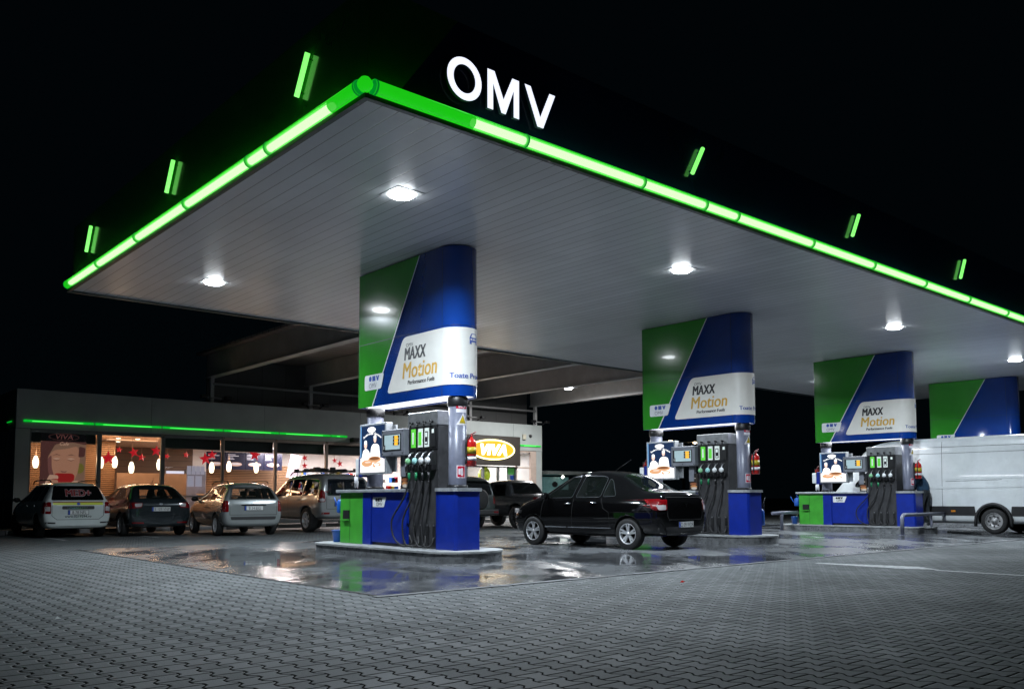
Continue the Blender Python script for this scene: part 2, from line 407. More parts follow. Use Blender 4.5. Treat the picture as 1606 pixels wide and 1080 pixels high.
# leaning accent bars on brackets
BARL = mat('accent_bar', (1, 1, 1), .4, em=(.22, 1., .16), es=1.3, var=0)
def bar(p0, p1, out):
    m2 = MB(); p0, p1, out = Vector(p0), Vector(p1), Vector(out)
    m2.tube([p0+out, p1+out], .034, 10, 0)
    o = m2.build('accent_light', BARL, can)
    d = (p1-p0)
    for t in (.12, .88): m3 = MB(); m3.tube([p0+d*t, p0+d*t+out*.85], .012, 6, 0); m3.build('bracket', BLACK, o)
for x in (10.95, 16.0, 21.05, 26.1, 31.15): bar((x, CY0+.07, 6.18), (x+.28, CY0+.07, 6.65), (0, -.06, 0))
for y in (9.9, 14.5, 19.1): bar((CX0+.07, y, 6.18), (CX0+.07, y-.28, 6.65), (-.06, 0, 0))
# illuminated letters
LET = mat('lit_letter', (1, 1, 1), .4, em=(.80, .84, 1.), es=1.25, var=0)
LSIDE = mat('letter_side', (.1, .1, .25), .4, var=0)
def letter(polys, holes=None):
    m2 = MB()
    for poly in polys:
        m2.prism(poly, lambda u, v, w: (u, CY0+w, v), 0., .001, 0)
        m2.prism(poly, lambda u, v, w: (u, CY0+w, v), .0011, .05, 1)
    m2.build('letter', [LET, LSIDE], can)
zb, zh = 5.985, .51
def strip_ring(cx, cz, rx, rz, t, n=40):
    o = []
    for k in range(n):
        a, b = 2*math.pi*k/n, 2*math.pi*(k+1)/n
        o.append([(cx+rx*math.cos(a), cz+rz*math.sin(a)), (cx+rx*math.cos(b), cz+rz*math.sin(b)), (cx+(rx-t)*math.cos(b), cz+(rz-t*.9)*math.sin(b)), (cx+(rx-t)*math.cos(a), cz+(rz-t*.9)*math.sin(a))])
    return o
letter(strip_ring(6.405, zb+zh/2, .268, .268, .098))
def M_poly(x, z, w, h, t): return [(x, z), (x+t, z), (x+t, z+h*.68), (x+w/2-t*.38, z), (x+w/2+t*.38, z), (x+w-t, z+h*.68), (x+w-t, z), (x+w, z), (x+w, z+h), (x+w-t*1.25, z+h), (x+w/2, z+h*.36), (x+t*1.25, z+h), (x, z+h)]
def V_poly(x, z, w, h, t): return [(x, z+h), (x+t*1.1, z+h), (x+w/2, z+t*1.45), (x+w-t*1.1, z+h), (x+w, z+h), (x+w/2+t*.55, z), (x+w/2-t*.55, z)]
letter([M_poly(6.77, zb, .53, zh, .092)]); letter([V_poly(7.40, zb, .55, zh, .095)])
# canopy downlights
LAMPF = mat('lamp_face', (1, 1, 1), .4, em=(.90, .96, 1.), es=48, var=0)
HOUS = mat('lamp_housing', (.55, .56, .57), .4, var=.05)
def area(name, loc, size, power, col, parent=None, down=True, sizey=None, spread=180):
    l = bpy.data.lights.new(name, 'AREA'); l.shape = 'RECTANGLE' if sizey else 'SQUARE'; l.size = size
    if sizey: l.size_y = sizey
    l.energy = power; l.color = col; l.spread = rad(spread)
    o = bpy.data.objects.new(name, l); COL.objects.link(o)
    if parent is not None: o.parent = parent; o.location = Vector(loc)-parent_loc(parent)
    else: o.location = loc
    return o
for x in (7.1, 13.72, 22.75, 31.3):
    for y in (10.62, 17.6):
        m2 = MB(); m2.box(x-.24, x+.24, y-.24, y+.24, CZ-.008, CZ-.001)
        o = m2.build('downlight', HOUS, can)
        m3 = MB(); m3.lathe([(.20, 0), (.195, -.018), (.16, -.038), (.09, -.05), (.001, -.055)], (x, y, CZ-.009), n=24); m3.build('lens', LAMPF, o)
        l = area('lamp_light', (x, y, CZ-.15), .3, LAMP_W, (.80, .90, 1.), o, spread=156)

# ================================================================= PUMP ISLANDS
X0, X1, PY0, PY1, NR = 9.15, 9.85, 12.40, 15.19, .35   # sign footprint
def spath(s, off=0.):
    """outline of the sign: s=0 at rear left corner, along the long face, round the nose, back along the far face"""
    Ls = PY1-PY0; La = math.pi*NR
    if s < 0: return (X0-s, PY1+off)
    if s < Ls: return (X0-off, PY1-s)
    if s < Ls+La:
        t = (s-Ls)/NR; return (9.5-(NR+off)*math.cos(t), PY0-(NR+off)*math.sin(t))
    return (X1+off, PY0+(s-Ls-La))
LS, LA = PY1-PY0, math.pi*NR; CUTS = [LS+LA*k/14 for k in range(15)]
def sdecal(mb, poly, off, mi=0, fs=None, mirror=False):
    vs, f2 = grid_poly(poly, fs or [tuple(range(len(poly)))], CUTS+[0.001])
    out = []
    for v in vs:
        s = v[0] if not mirror else 2*LS+LA-v[0]
        x, y = spath(s, off); out.append((x, y, v[1]))
    mb.add(out, f2, mi, True)
org0 = (9.5, 13.9, 0)
names = ['nearest pump island, at the front of the forecourt', 'second island, behind the black saloon', 'third island, beside the white van', 'farthest island, hidden behind the white van']
# --- kerbed island
isl = thing('pump_island', 'low concrete pump island with rounded ends, nearest of the four', 'pump island', org0, 'raised kerb islands under the pumps')
def island_outline(g=0.):
    o = []; cx = 9.45; a = .75-g; b = .62-g
    for k in range(17): t = math.pi*k/16; o.append((cx-a*math.cos(t), 12.15-b*math.sin(t)))
    for k in range(17): t = math.pi*k/16; o.append((cx+a*math.cos(t), 15.95+b*math.sin(t)))
    return o
mb = MB(); mb.prism(island_outline(.02), lambda u, v, w: (u, v, w), -.02, .165); mb.build('base', KERBSTEEL, isl)
mb = MB(); mb.prism(island_outline(), lambda u, v, w: (u, v, w), .1655, .20); o = mb.build('top_slab', CONC, isl)
# --- sign pylon
ps = thing('sign_pylon', 'tall green and blue sign pylon on two round posts, nearest and largest of the four', 'sign pylon', org0, 'green and blue sign pylons')
ZB, ZP = 2.89, 5.58
mb = MB(); N = 60; tot = 2*LS+LA
pts = [spath(0)]+[spath(c) for c in CUTS]+[spath(tot)]
vs = [(x, y, ZB) for x, y in pts]+[(x, y, ZP) for x, y in pts]; n = len(pts)
mb.add(vs, [(i, i+1, n+i+1, n+i) for i in range(n-1)], 0, True); mb.add([vs[0], vs[n-1], vs[2*n-1], vs[n]], [(0, 1, 2, 3)])
mb.add(vs[n:], [tuple(range(n))], 0)
mb.add([(x, y, ZB+.03) for x, y in pts], [tuple(range(n))], 1)
mb.build('sign_box', [BLUE, mat('sign_underside', (.7, .72, .75), .4)], ps)
SEAM = mat('panel_seam', (.01, .02, .03), .5, var=0)
for mir in (False, True):
    mb = MB(); sdecal(mb, [(0, ZB+.001), (.50, ZB+.001), (2.10, ZP-.001), (0, ZP-.001)], .003, 0, mirror=mir)
    sdecal(mb, [(.50, ZB+.001), (.535, ZB+.001), (2.128, ZP-.001), (2.10, ZP-.001)], .0045, 1, mirror=mir)
    if not mir: mb.add([(X0-.003, PY1+.003, ZB+.001), (X1+.003, PY1+.003, ZB+.001), (X1+.003, PY1+.003, ZP-.001), (X0-.003, PY1+.003, ZP-.001)], [(0, 1, 2, 3)], 0)
    mb.build('green_panel', [GREEN, WHITE], ps)
mb = MB()
sdecal(mb, [(0, 4.145), (1.24, 4.145), (1.246, 4.155), (0, 4.155)], .006); sdecal(mb, [(1.26, 4.147), (LS+LA, 4.147), (LS+LA, 4.153), (1.26, 4.153)], .0062)
for s in (.03, LS+.02, LS+LA-.02): sdecal(mb, [(s, ZB+.003), (s+.008, ZB+.003), (s+.008, ZP-.003), (s, ZP-.003)], .0061)
mb.build('panel_joints', SEAM, ps)
PANEL = mat('white_sign_face', (.66, .66, .62), .3, em=(1., .98, .9), es=.08, var=.04)
wpoly = rounded([(1.60, 4.11), (1.04, 3.09), (2*LS+LA-1.04, 3.09), (2*LS+LA-1.60, 4.11)], .12)
mb = MB(); sdecal(mb, wpoly, .009); mb.build('white_panel', PANEL, ps)
mb = MB()
def stext(t, s0, z, size, mi, sx=1., target=None, dup=0., **k):
    vs, fs = text_mesh(t, size, align='LEFT', sx=sx, **k)
    if target:
        wv = max(v[0] for v in vs)-min(v[0] for v in vs); q = target/wv; vs = [(v[0]*q, v[1], 0) for v in vs]
    for q, e in enumerate((0,) if not dup else (-dup, 0, dup)): sdecal(mb, [(v[0]+s0+e, v[1]+z, 0) for v in vs], .012+q*.0006, mi, fs)
S = lambda y: PY1-y
def word(nm='lettering'):
    global mb
    mb.build(nm, [INK, GOLD, BLUEINK, PANEL], ps); mb = MB()
stext('OMV', S(13.50), 3.91, .10, 0, target=.23)
word()
stext('MAXX', S(13.56), 3.665, .34, 0, target=.68, dup=.013, shear=.15)
word()
stext('Motion', S(13.63), 3.325, .43, 1, target=1.08, dup=.009, shear=.15)
word()
stext('Performance Fuels', S(13.44), 3.20, .112, 0, target=.84, shear=.15, dup=.005)
word()
stext('Toate Produsele', LS+.19, 3.205, .135, 2, target=.92, dup=.003)
word()
cs = LS+.66; zc_ = 3.92; q_ = .62
def cc(poly): return [(cs+(u)*q_, zc_+(v-3.76)*q_) for u, v in poly]
for poly in (rounded([(-.17, 3.66), (.17, 3.66), (.18, 3.78), (.11, 3.91), (-.11, 3.91), (-.18, 3.78)], .03), [(-.17, 3.60), (-.10, 3.60), (-.10, 3.67), (-.17, 3.67)], [(.10, 3.60), (.17, 3.60), (.17, 3.67), (.10, 3.67)]): sdecal(mb, cc(poly), .012, 2)
for poly in (rounded([(-.12, 3.795), (.12, 3.795), (.085, 3.89), (-.085, 3.89)], .02), ell(-.12, 3.735, .028, .02, 12), ell(.12, 3.735, .028, .02, 12), [(-.07, 3.725), (.07, 3.725), (.07, 3.745), (-.07, 3.745)]): sdecal(mb, cc(poly), .014, 3)
word('car_symbol')
def logo(mb, s0, z0, q, put):
    """small plate mark: heavy blue OMV above thin OMV"""
    pass
mb = MB(); sdecal(mb, rounded([(S(14.25), 3.52), (S(14.95), 3.52), (S(14.95), 3.22), (S(14.35), 3.22)][::-1], .05), .008, 0)
sdecal(mb, ell(S(14.74), 3.44, .048, .052, 16), .011, 1)
sdecal(mb, M_poly(S(14.665), 3.39, .11, .10, .036), .011, 1); sdecal(mb, V_poly(S(14.53), 3.39, .11, .10, .036), .011, 1)
vs, fs = text_mesh('OMV', .14, align='LEFT', sx=1.0); sdecal(mb, [(v[0]*.92+S(14.79), v[1]+3.255, 0) for v in vs], .011, 2, fs)
mb.build('logo_plate', [WHITE, BLUEINK, mat('grey_ink', (.22, .22, .26), .4, var=0)], ps)
UND = mat('underside_light', (1, 1, 1), .4, em=(.92, .95, 1.), es=1.3, var=0)
mb = MB(); mb.add([(9.2, 12.3, ZB+.024), (9.8, 12.3, ZB+.024), (9.8, 15.12, ZB+.024), (9.2, 15.12, ZB+.024)], [(0, 1, 2, 3)]); ul = mb.build('underside_lamp', UND, ps)
under_lights = []
ZC = 9.42
for py in (12.28, 14.98):
    mb = MB(); mb.tube([(ZC, py, .2), (ZC, py, ZB+.01)], .16, 28, 0); po = mb.build('post', GREY, ps)
    mb = MB(); mb.lathe([(.175, ZB-.17), (.185, ZB-.15), (.185, ZB-.02), (.165, ZB)], (ZC, py, 0), n=28); mb.build('collar', BLACK, po)
    mb = MB(); mb.lathe([(.185, 1.285), (.185, 1.31), (.165, 1.33)], (ZC, py, 0), n=28); mb.build('base_ring', BLACK, po)
# stickers on the front post (wrap round it)
def post_decal(mb, poly, py, zc, a0, off, mi, fs=None):
    vs, f2 = grid_poly(poly, fs or [tuple(range(len(poly)))], [k*.02-.2 for k in range(21)])
    out = [(ZC+(.16+off)*math.cos(a0+v[0]/.16), py+(.16+off)*math.sin(a0+v[0]/.16), zc+v[1]) for v in vs]; mb.add(out, f2, mi, True)
def rect(x0, x1, y0, y1): return [(x0, y0), (x1, y0), (x1, y1), (x0, y1)]
aF = rad(-100); PINK = mat('sign_red', (.55, .01, .04), .4, var=0); PW = mat('sticker_white', (.75, .72, .76), .4, var=.05)
mb = MB()
post_decal(mb, rect(-.10, .12, -.06, .0), 12.28, 2.66, aF, .002, 1); post_decal(mb, rect(-.10, .12, -.02, .05), 12.28, 2.69, aF, .0035, 0)
vs, fs = text_mesh('STOP', .06, bold=.002); post_decal(mb, [(v[0]+.01, v[1], 0) for v in vs], 12.28, 2.68, aF, .005, 1, fs)
post_decal(mb, [(-.1, -.02), (.12, -.02), (.03, .2)], 12.28, 2.40, aF, .002, 1)
post_decal(mb, rounded([(-.05, .0), (.09, .0), (.02, .15)], .015), 12.28, 2.41, aF, .0035, 2)
post_decal(mb, rounded([(-.02, .02), (.06, .02), (.02, .105)], .01), 12.28, 2.415, aF, .005, 3)
post_decal(mb, rect(-.09, .08, -.11, .11), 12.28, 1.56, aF, .002, 1); post_decal(mb, rect(-.075, .065, -.095, .095), 12.28, 1.56, aF, .0035, 0)
post_decal(mb, rounded([(-.015, -.07), (.03, -.07), (.03, .05), (.005, .07), (-.015, .05)], .015), 12.28, 1.56, aF, .005, 1)
post_decal(mb, rect(-.06, -.02, -.03, .07), 12.28, 1.54, aF, .005, 1)
mb.build('warning_stickers', [PINK, PW, YEL, mat('amber_ink', (.6, .42, .01), .4, var=0)], ps)
# --- fuel dispenser
fd = thing('fuel_dispenser', 'dark grey fuel dispenser with four nozzles at the nearest island', 'fuel dispenser', (9.45, 13, .2), 'four nozzle fuel dispensers')
DA, DB = 12.55, 13.46
mb = MB(); mb.box(9.2, 9.75, DA, DB, .2, 2.40, 0, bev=.008); mb.box(9.17, 9.78, DA-.01, DB+.01, 2.401, 2.66, 1, bev=.01)
mb.box(9.175, 9.199, DA+.02, DB-.02, 1.98, 2.40, 2)
mb.build('cabinet', [DGREY, STEEL, BLACK], fd)
NY = [13.28, 13.06, 12.86, 12.66]
LG = mat('label_green', (.12, .60, .05), .4, em=(.1, .6, .05), es=.35, var=.05); LW = mat('label_white', (.7, .75, .72), .4, em=(.7, .8, .7), es=.25, var=.05)
for i, y in enumerate(NY):
    mb = MB(); mb.box(9.16, 9.176, y-.065, y+.065, 2.02, 2.36, [0, 1, 3, 2][i])
    if i in (1, 2): mb.box(9.155, 9.161, y-.045, y+.045, 2.06, 2.30, [0, 0, 4][i])
    if i == 0: mb.box(9.155, 9.161, y-.02, y+.02, 2.08, 2.3, 1)
    if i == 3: mb.box(9.155, 9.161, y-.03, y+.03, 2.26, 2.33, 1)
    if i == 2: mb.box(9.1535, 9.156, y-.03, y+.03, 2.20, 2.28, 1); mb.box(9.1535, 9.156, y-.03, y+.03, 2.08, 2.11, 1)
    mb.build('product_label', [LG, LW, BLACK, LW, INK], fd)
    mb = MB(); mb.tube([(9.19, y+.02, 2.47), (9.10, y+.02, 2.47)], .022, 8); mb.tube([(9.12, y+.02, 2.47), (9.10, y+.0, 2.40)], .015, 8); mb.build('hose_swivel', BLACK, fd)
    # nozzle: holster pocket, spout going up and in, body, grip, guard
    mb = MB(); mb.box(9.10, 9.199, y-.06, y+.06, 1.60, 1.70, 0, bev=.01)
    mb.box(9.185, 9.199, y-.07, y+.07, 1.60, 1.96, 0)
    mb.build('nozzle_holster', [BLACK], fd)
    mb = MB()
    mb.tube([(9.16, y-.01, 1.93), (9.10, y-.005, 1.90), (9.06, y, 1.84), (9.05, y, 1.78)], [.013, .014, .016, .022], 10, 1)
    mb.lathe([(.001, -.03), (.055, -.025), (.065, 0), (.055, .025), (.001, .03)], (9.045, y, 1.765), 'y' if False else 'x', 14, 2)
    mb.tube([(9.05, y, 1.76), (9.075, y+.01, 1.66), (9.08, y+.01, 1.56)], [.03, .024, .02], 10, 3)
    mb.tube([(9.03, y, 1.72), (8.99, y, 1.66), (9.00, y, 1.58), (9.05, y, 1.54)], .008, 6, 0)
    mb.tube([(9.08, y+.01, 1.56), (9.085, y+.01, 1.42)], [.026, .024], 10, 4 if i < 2 else 0)
    mb.build('nozzle', [BLACK, STEEL, mat('nozzle_green', (.25, .6, .3), .35) if i == 0 else (mat('nozzle_cyan', (.35, .7, .68), .35) if i == 1 else WHITE), BLACK, mat('grip_green', (.01, .22, .08), .4)], fd)
    ends = [(9.16, y+.10, .42), (9.17, y+.06, .40), (9.16, y+.02, .42), (9.17, y-.02, .4)][i]
    sway = [(.50, .33), (.36, .26), (.22, .34), (.16, .28)][i]
    P = [Vector((9.085, y+.01, 1.42)), Vector((9.06, y+.02+sway[0]*.25, 1.1)), Vector((9.04, y+sway[0], .7)), Vector((9.05, y+sway[0]*.9, sway[1]+.05)), Vector((9.06, y+sway[0]*.35, .235)), Vector((9.12, y-.02, .28)), Vector(ends)]
    pts = []
    for a in range(len(P)-1):
        p0, p1, p2, p3 = P[max(a-1, 0)], P[a], P[a+1], P[min(a+2, len(P)-1)]
        for k in range(6):
            t = k/6; pts.append(.5*((2*p1)+(p2-p0)*t+(2*p0-5*p1+4*p2-p3)*t*t+(3*p1-p0-3*p2+p3)*t**3))
    pts.append(P[-1]); mb = MB(); mb.tube(pts, .0165, 8); mb.build('hose', RUBBER, fd)
    mb = MB(); mb.box(9.186, 9.1985, y-.035, y+.035, .26, .6, 0); mb.box(9.18, 9.19, y-.01, y+.01, .6, .63, 1); mb.build('vent_slot', [BLACK, STEEL], fd)
# display head
mb = MB(); mb.box(9.08, 9.35, 13.47, 14.22, 1.89, 2.39, 0, bev=.015); mb.box(9.2, 9.3, 13.6, 13.75, 1.5, 1.89, 0)
dh = mb.build('display_head', mat('display_grey', (.20, .21, .24), .4, metal=.2, var=.1), fd)
LCD = mat('lcd', (.25, .33, .35), .2, em=(.5, .68, .72), es=.45, var=.1); ORA = mat('orange_keys', (.8, .42, .02), .4, em=(1., .5, .03), es=.6, var=.05)
mb = MB(); mb.box(9.072, 9.0795, 13.56, 14.16, 1.99, 2.30, 0); mb.box(9.068, 9.0715, 13.58, 14.10, 2.01, 2.285, 1)
for k in range(3):
    z = 2.215-k*.062; mb.box(9.062, 9.0675, 13.60, 13.80, z, z+.05, 0); mb.box(9.058, 9.0615, 13.635, 13.745, z-.006, z+.048, 2)
mb.box(9.062, 9.0675, 14.07, 14.15, 2.0, 2.10, 0); mb.box(9.059, 9.0615, 14.10, 14.115, 2.02, 2.08, 3)
mb.build('screen', [BLACK, LCD, ORA, WHITE], dh)
mb = MB()
for y, z in ((13.51, 2.35), (14.18, 2.35), (13.51, 1.935), (14.18, 1.935), (13.85, 1.935)): mb.lathe([(.013, 0), (.013, -.006)], (9.08, y, z), 'x', 8)
mb.build('screws', BLACK, dh)
# --- service counter
sc = thing('service_counter', 'green and blue service counter with pale worktop at the nearest island', 'counter', (9.45, 14.6, .2), 'service counters beside the pumps')
mb = MB(); mb.box(9.15, 9.7, 14.99, 15.86, .2, 1.21, 0, bev=.006); mb.box(9.13, 9.149, 15.50, 15.72, .68, .86, 1)
mb.box(9.147, 9.149, 15.475, 15.483, .22, 1.20, 1); mb.box(9.147, 9.149, 15.50, 15.84, .628, .634, 1)
mb.box(9.10, 9.13, 15.48, 15.72, .655, .68, 0); mb.build('green_cabinet', [CABGREEN, BLACK], sc)
mb = MB(); mb.box(9.145, 9.7, 14.69, 14.989, .2, 1.21, 0, bev=.006); mb.box(9.165, 9.69, 13.475, 14.689, .26, 1.21, 0); mb.box(9.2, 9.65, 13.5, 14.68, .2, .26, 1)
mb.build('blue_cabinet', [CABBLUE, BLACK], sc)
mb = MB(); mb.box(9.09, 9.76, 13.475, 15.95, 1.2101, 1.27, 0, bev=.01); mb.build('worktop', ALU, sc)
mb = MB(); fp = lambda u, v, w: (9.1649-w, -u, v)
def pl(mb, poly, w, mi): mb.prism(poly, fp, w, w+.003, mi)
pl(mb, rounded([(-14.64, .93), (-14.64, 1.12), (-14.17, 1.12), (-14.25, .93)], .02), .001, 0)
pl(mb, ell(-14.51, 1.07, .034, .034, 14), .005, 1); pl(mb, M_poly(-14.465, 1.037, .075, .066, .026), .005, 1); pl(mb, V_poly(-14.38, 1.037, .08, .066, .026), .005, 1)
add_text(mb, 'OMV', .105, frame((9.159, 14.41, .95), (0, -1, 0), (0, 0, 1)), 1, sx=.95)
mb.build('logo_plate', [WHITE, INK], sc)
# --- front cabinet
nc = thing('end_cabinet', 'blue end cabinet round the front post of the nearest island', 'cabinet', (9.45, 12.3, .2), 'blue end cabinets')
mb = MB(); mb.prism([(9.15, 12.02), (9.15, 12.545), (9.68, 12.545), (9.68, 11.98), (9.20, 11.98)], lambda u, v, w: (u, v, w), .2, 1.215); mb.build('body', CABBLUE, nc)
mb = MB(); mb.prism([(9.12, 12.0), (9.12, 12.545), (9.71, 12.545), (9.71, 11.95), (9.17, 11.95)], lambda u, v, w: (u, v, w), 1.2155, 1.275); mb.build('top', ALU, nc)
# --- advert lightbox
ad = thing('advert_lightbox', 'backlit advert of two cooks behind sandwiches at the nearest island', 'advert sign', (9.3, 14.6, 1.5), 'backlit food adverts')
mb = MB(); mb.box(9.10, 9.26, 14.10, 15.05, 1.56, 2.55, 0, bev=.012); mb.box(9.261, 9.30, 14.0, 14.95, 1.60, 2.5, 0); mb.build('case', ALU, ad)
def emc(name, c, s): return mat(name, tuple(q*.5 for q in c), .35, em=c, es=s, var=0)
ADN = emc('advert_navy', (.006, .022, .07), .9); ADW = emc('advert_white', (1., .98, .95), 1.15); ADB = emc('advert_bread', (.65, .33, .16), 1.); ADP = emc('advert_pale', (.85, .78, .78), 1.2); ADS = emc('advert_skin', (.8, .55, .45), 1.1); ADD = emc('advert_brown', (.22, .08, .03), .9); ADL = emc('advert_lightblue', (.12, .3, .55), 1.2)
mb = MB(); af = lambda u, v, w: (9.0995-w, 15.01-u, 1.60+v)
def ap(poly, w, mi): mb.prism(poly, af, w*.0012, w*.0012+.001, mi)
ap(rect(0, .87, 0, .91), .2, 0)
ap(rect(0, .03, .3, .91), 1.1, 6)
ap([(.0, 0), (.87, 0), (.87, .25), (.5, .33), (.0, .28)], 1.5, 3)
ap(ell(.40, .83, .15, .055), 1.5, 1); 
ap(ell(.19, .54, .055, .075), 2, 4); ap(ell(.19, .59, .05, .04), 3, 1); ap(rounded([(.10, .42), (.15, .46), (.25, .46), (.33, .40), (.36, .30), (.28, .28), (.27, .12), (.02, .12), (.04, .25)], .03), 2.5, 1)
ap(ell(.53, .64, .05, .07), 2, 4); ap(ell(.53, .685, .05, .035), 3, 1); ap(rounded([(.40, .50), (.47, .55), (.60, .55), (.68, .51), (.72, .30), (.66, .22), (.66, .15), (.40, .15), (.35, .28)], .03), 2.6, 1)
ap(ell(.25, .18, .20, .065), 4, 2); ap(ell(.52, .25, .22, .06), 4.2, 2); ap(ell(.52, .265, .18, .032), 5, 5); ap(ell(.60, .14, .14, .05), 4.4, 2); ap(ell(.28, .2, .11, .018), 5, 4); ap(ell(.6, .15, .1, .02), 5.2, 1)
ap(rect(.55, .87, .0, .12), 4.6, 1); ap(rect(.05, .5, .03, .06), 4.6, 1)
for k, ch in enumerate('Sandwich-uri Gustoase'):
    if ch == ' ': continue
    a = rad(118-k*2.9); R = .62; cx, cz = .42, .12
    u, v = cx+R*math.cos(a), cz+R*math.sin(a)
    P0 = Vector(af(u, v, .003)); ux = Vector((0, -math.sin(a), -math.cos(a))); add_text(mb, ch, .062, frame(P0, ux, Vector((0, -math.cos(a), math.sin(a)))), 1, bold=.002)
add_text(mb, 'Cafe', .05, frame(af(.40, .735, .003), (0, -1, 0), (0, 0, 1)), 1, bold=.001, shear=.2)
add_text(mb, 'VIVA', .085, frame(af(.40, .80, .0035), (0, -1, 0), (0, 0, 1)), 3, bold=.002, shear=.2)
mb.build('poster', [ADN, ADW, ADB, ADP, ADS, ADD, ADL], ad)
# --- small food notice on the counter
fn = thing('food_notice', 'small dark food notice standing on the nearest counter', 'notice', (9.3, 13.6, 1.27), 'food notices on the counters')
mb = MB(); mb.box(9.22, 9.24, 13.50, 13.75, 1.271, 1.70, 0); mb.build('card', mat('card_dark', (.02, .015, .012), .4), fn)
mb = MB(); ff = lambda u, v, w: (9.2195-w, 13.75-u, 1.271+v)
for poly, w, mi in ((ell(.13, .10, .10, .04), .001, 0), (ell(.12, .17, .10, .035), .002, 1), (ell(.14, .06, .09, .03), .003, 2), (ell(.12, .31, .07, .018), .001, 2)): mb.prism(poly, ff, w, w+.001, mi)
mb.build('print', [mat('print_orange', (.6, .25, .08), .4), mat('print_brown', (.3, .1, .04), .4), mat('print_cream', (.7, .6, .5), .4)], fn)
# --- extinguisher
def extinguisher(x, y, z, label):
    t = thing('fire_extinguisher', label, 'fire extinguisher', (x, y, z), 'red fire extinguishers on posts')
    m2 = MB(); m2.lathe([(.06, 0), (.072, .01), (.072, .36), (.06, .41), (.03, .44), (.022, .47), (.001, .47)], (x, y, z), n=20); m2.build('cylinder', RED, t)
    m2 = MB(); m2.lathe([(.0735, .19), (.0735, .30)], (x, y, z), n=20); m2.lathe([(.0735, .09), (.0735, .15)], (x, y, z), n=20, mi=1); m2.build('label_band', [YEL, PW], t)
    m2 = MB(); m2.tube([(x, y, z+.46), (x, y, z+.50)], .018, 8); m2.tube([(x-.02, y, z+.49), (x+.07, y-.02, z+.54)], .009, 6); m2.tube([(x-.02, y, z+.485), (x+.06, y-.02, z+.50)], .007, 6)
    m2.build('valve', mat('valve_red', (.3, .03, .03), .35), t)
    m2 = MB(); m2.tube([(x-.02, y-.01, z+.48), (x-.08, y-.02, z+.44), (x-.10, y-.02, z+.34), (x-.09, y-.02, z+.12), (x-.085, y-.01, z+.04)], .012, 8); m2.build('hose', RUBBER, t)
    m2 = MB(); m2.box(x-.01, x+.01, y+.07, y+.105, z+.05, z+.45, 0); m2.lathe([(.0755, .155), (.0755, .165)], (x, y, z), n=20); m2.build('bracket', BLACK, t)
    return t
fe = extinguisher(9.50, 12.0, 1.65, 'red fire extinguisher with yellow label on the front post of the nearest island')
fe.scale = (1.35, 1.35, 1.12)
fe2 = extinguisher(9.30, 15.24, 1.60, 'red fire extinguisher on the rear post')
# --- glove dispenser and gloves
gd = thing('glove_dispenser', 'white and blue wipe dispenser behind the advert of the nearest island', 'dispenser', (9.3, 15.3, 1.5), 'white and blue wipe dispensers')
mb = MB(); mb.box(9.2, 9.42, 15.10, 15.24, 1.52, 1.93, 0, bev=.01); mb.build('blue_case', CABBLUE, gd)
mb = MB(); mb.box(9.21, 9.41, 15.2401, 15.40, 1.55, 1.90, 0, bev=.03); mb.build('white_cover', WHITE, gd)
mb = MB()
for i in range(5):
    a = random.uniform(-.03, .03); mb.tube([(9.08, 15.10+.02*i, 1.52), (9.075+a, 15.09+.025*i, 1.42), (9.08, 15.08+.028*i, 1.30+.02*(i % 3))], [.016, .02, .01], 7)
mb.build('hanging_gloves', mat('glove', (.75, .75, .78), .6, var=.1, vs=30), gd)
# --- watering can and bucket
wc = thing('watering_can', 'blue plastic watering can hung at the end of the nearest counter', 'watering can', (9.25, 15.98, .8), 'blue watering cans')
mb = MB(); mb.lathe([(.09, 0), (.10, .02), (.095, .24), (.06, .28), (.055, .28)], (9.25, 15.98, .80), n=18); mb.build('body', mat('blue_plastic', (.01, .10, .45), .35), wc)
mb = MB(); mb.tube([(9.25, 16.06, .86), (9.22, 16.16, 1.02), (9.2, 16.2, 1.12)], [.02, .014, .012], 8); mb.tube([(9.25, 15.9, .9), (9.2, 15.93, 1.14), (9.24, 16.0, 1.16), (9.27, 16.02, 1.06)], .012, 8); mb.build('spout', MATS['blue_plastic'], wc)
bk = thing('bucket', 'blue bucket on the kerb end of the nearest island', 'bucket', (9.2, 16.1, .2), 'blue buckets')
mb = MB(); mb.lathe([(.085, 0), (.115, .23), (.122, .235), (.122, .245), (.105, .24), (.08, .02), (.001, .02)], (9.22, 16.08, .201), n=22); mb.build('pail', MATS['blue_plastic'], bk)
mb = MB(); mb.tube([(9.22+.12*math.cos(t), 16.08-.02, .44+.03*math.sin(t)-.0) for t in [math.pi*k/8 for k in range(9)]], .005, 6); mb.build('handle', STEEL, bk)
sq = thing('squeegee', 'window squeegee standing in the bucket of the nearest island', 'squeegee', (9.2, 16.0, .25), 'window squeegees')
mb = MB(); mb.tube([(9.2, 16.05, .24), (9.26, 15.98, .60)], .012, 8); mb.build('stick', mat('pale_plastic', (.45, .48, .4), .4), sq)
mb = MB(); mb.box(9.18, 9.34, 15.96, 16.0, .60, .64, 0, bev=.008); mb.build('head', BLACK, sq)
# underside lamps light the pump faces
for px in range(4):
    for yy in (12.9, 14.5):
        pass
ul_l = area('underside_light', (9.5, 13.7, ZB+.01), .5, UNDER_W, (.92, .95, 1.), ul, sizey=2.6)
adl = None
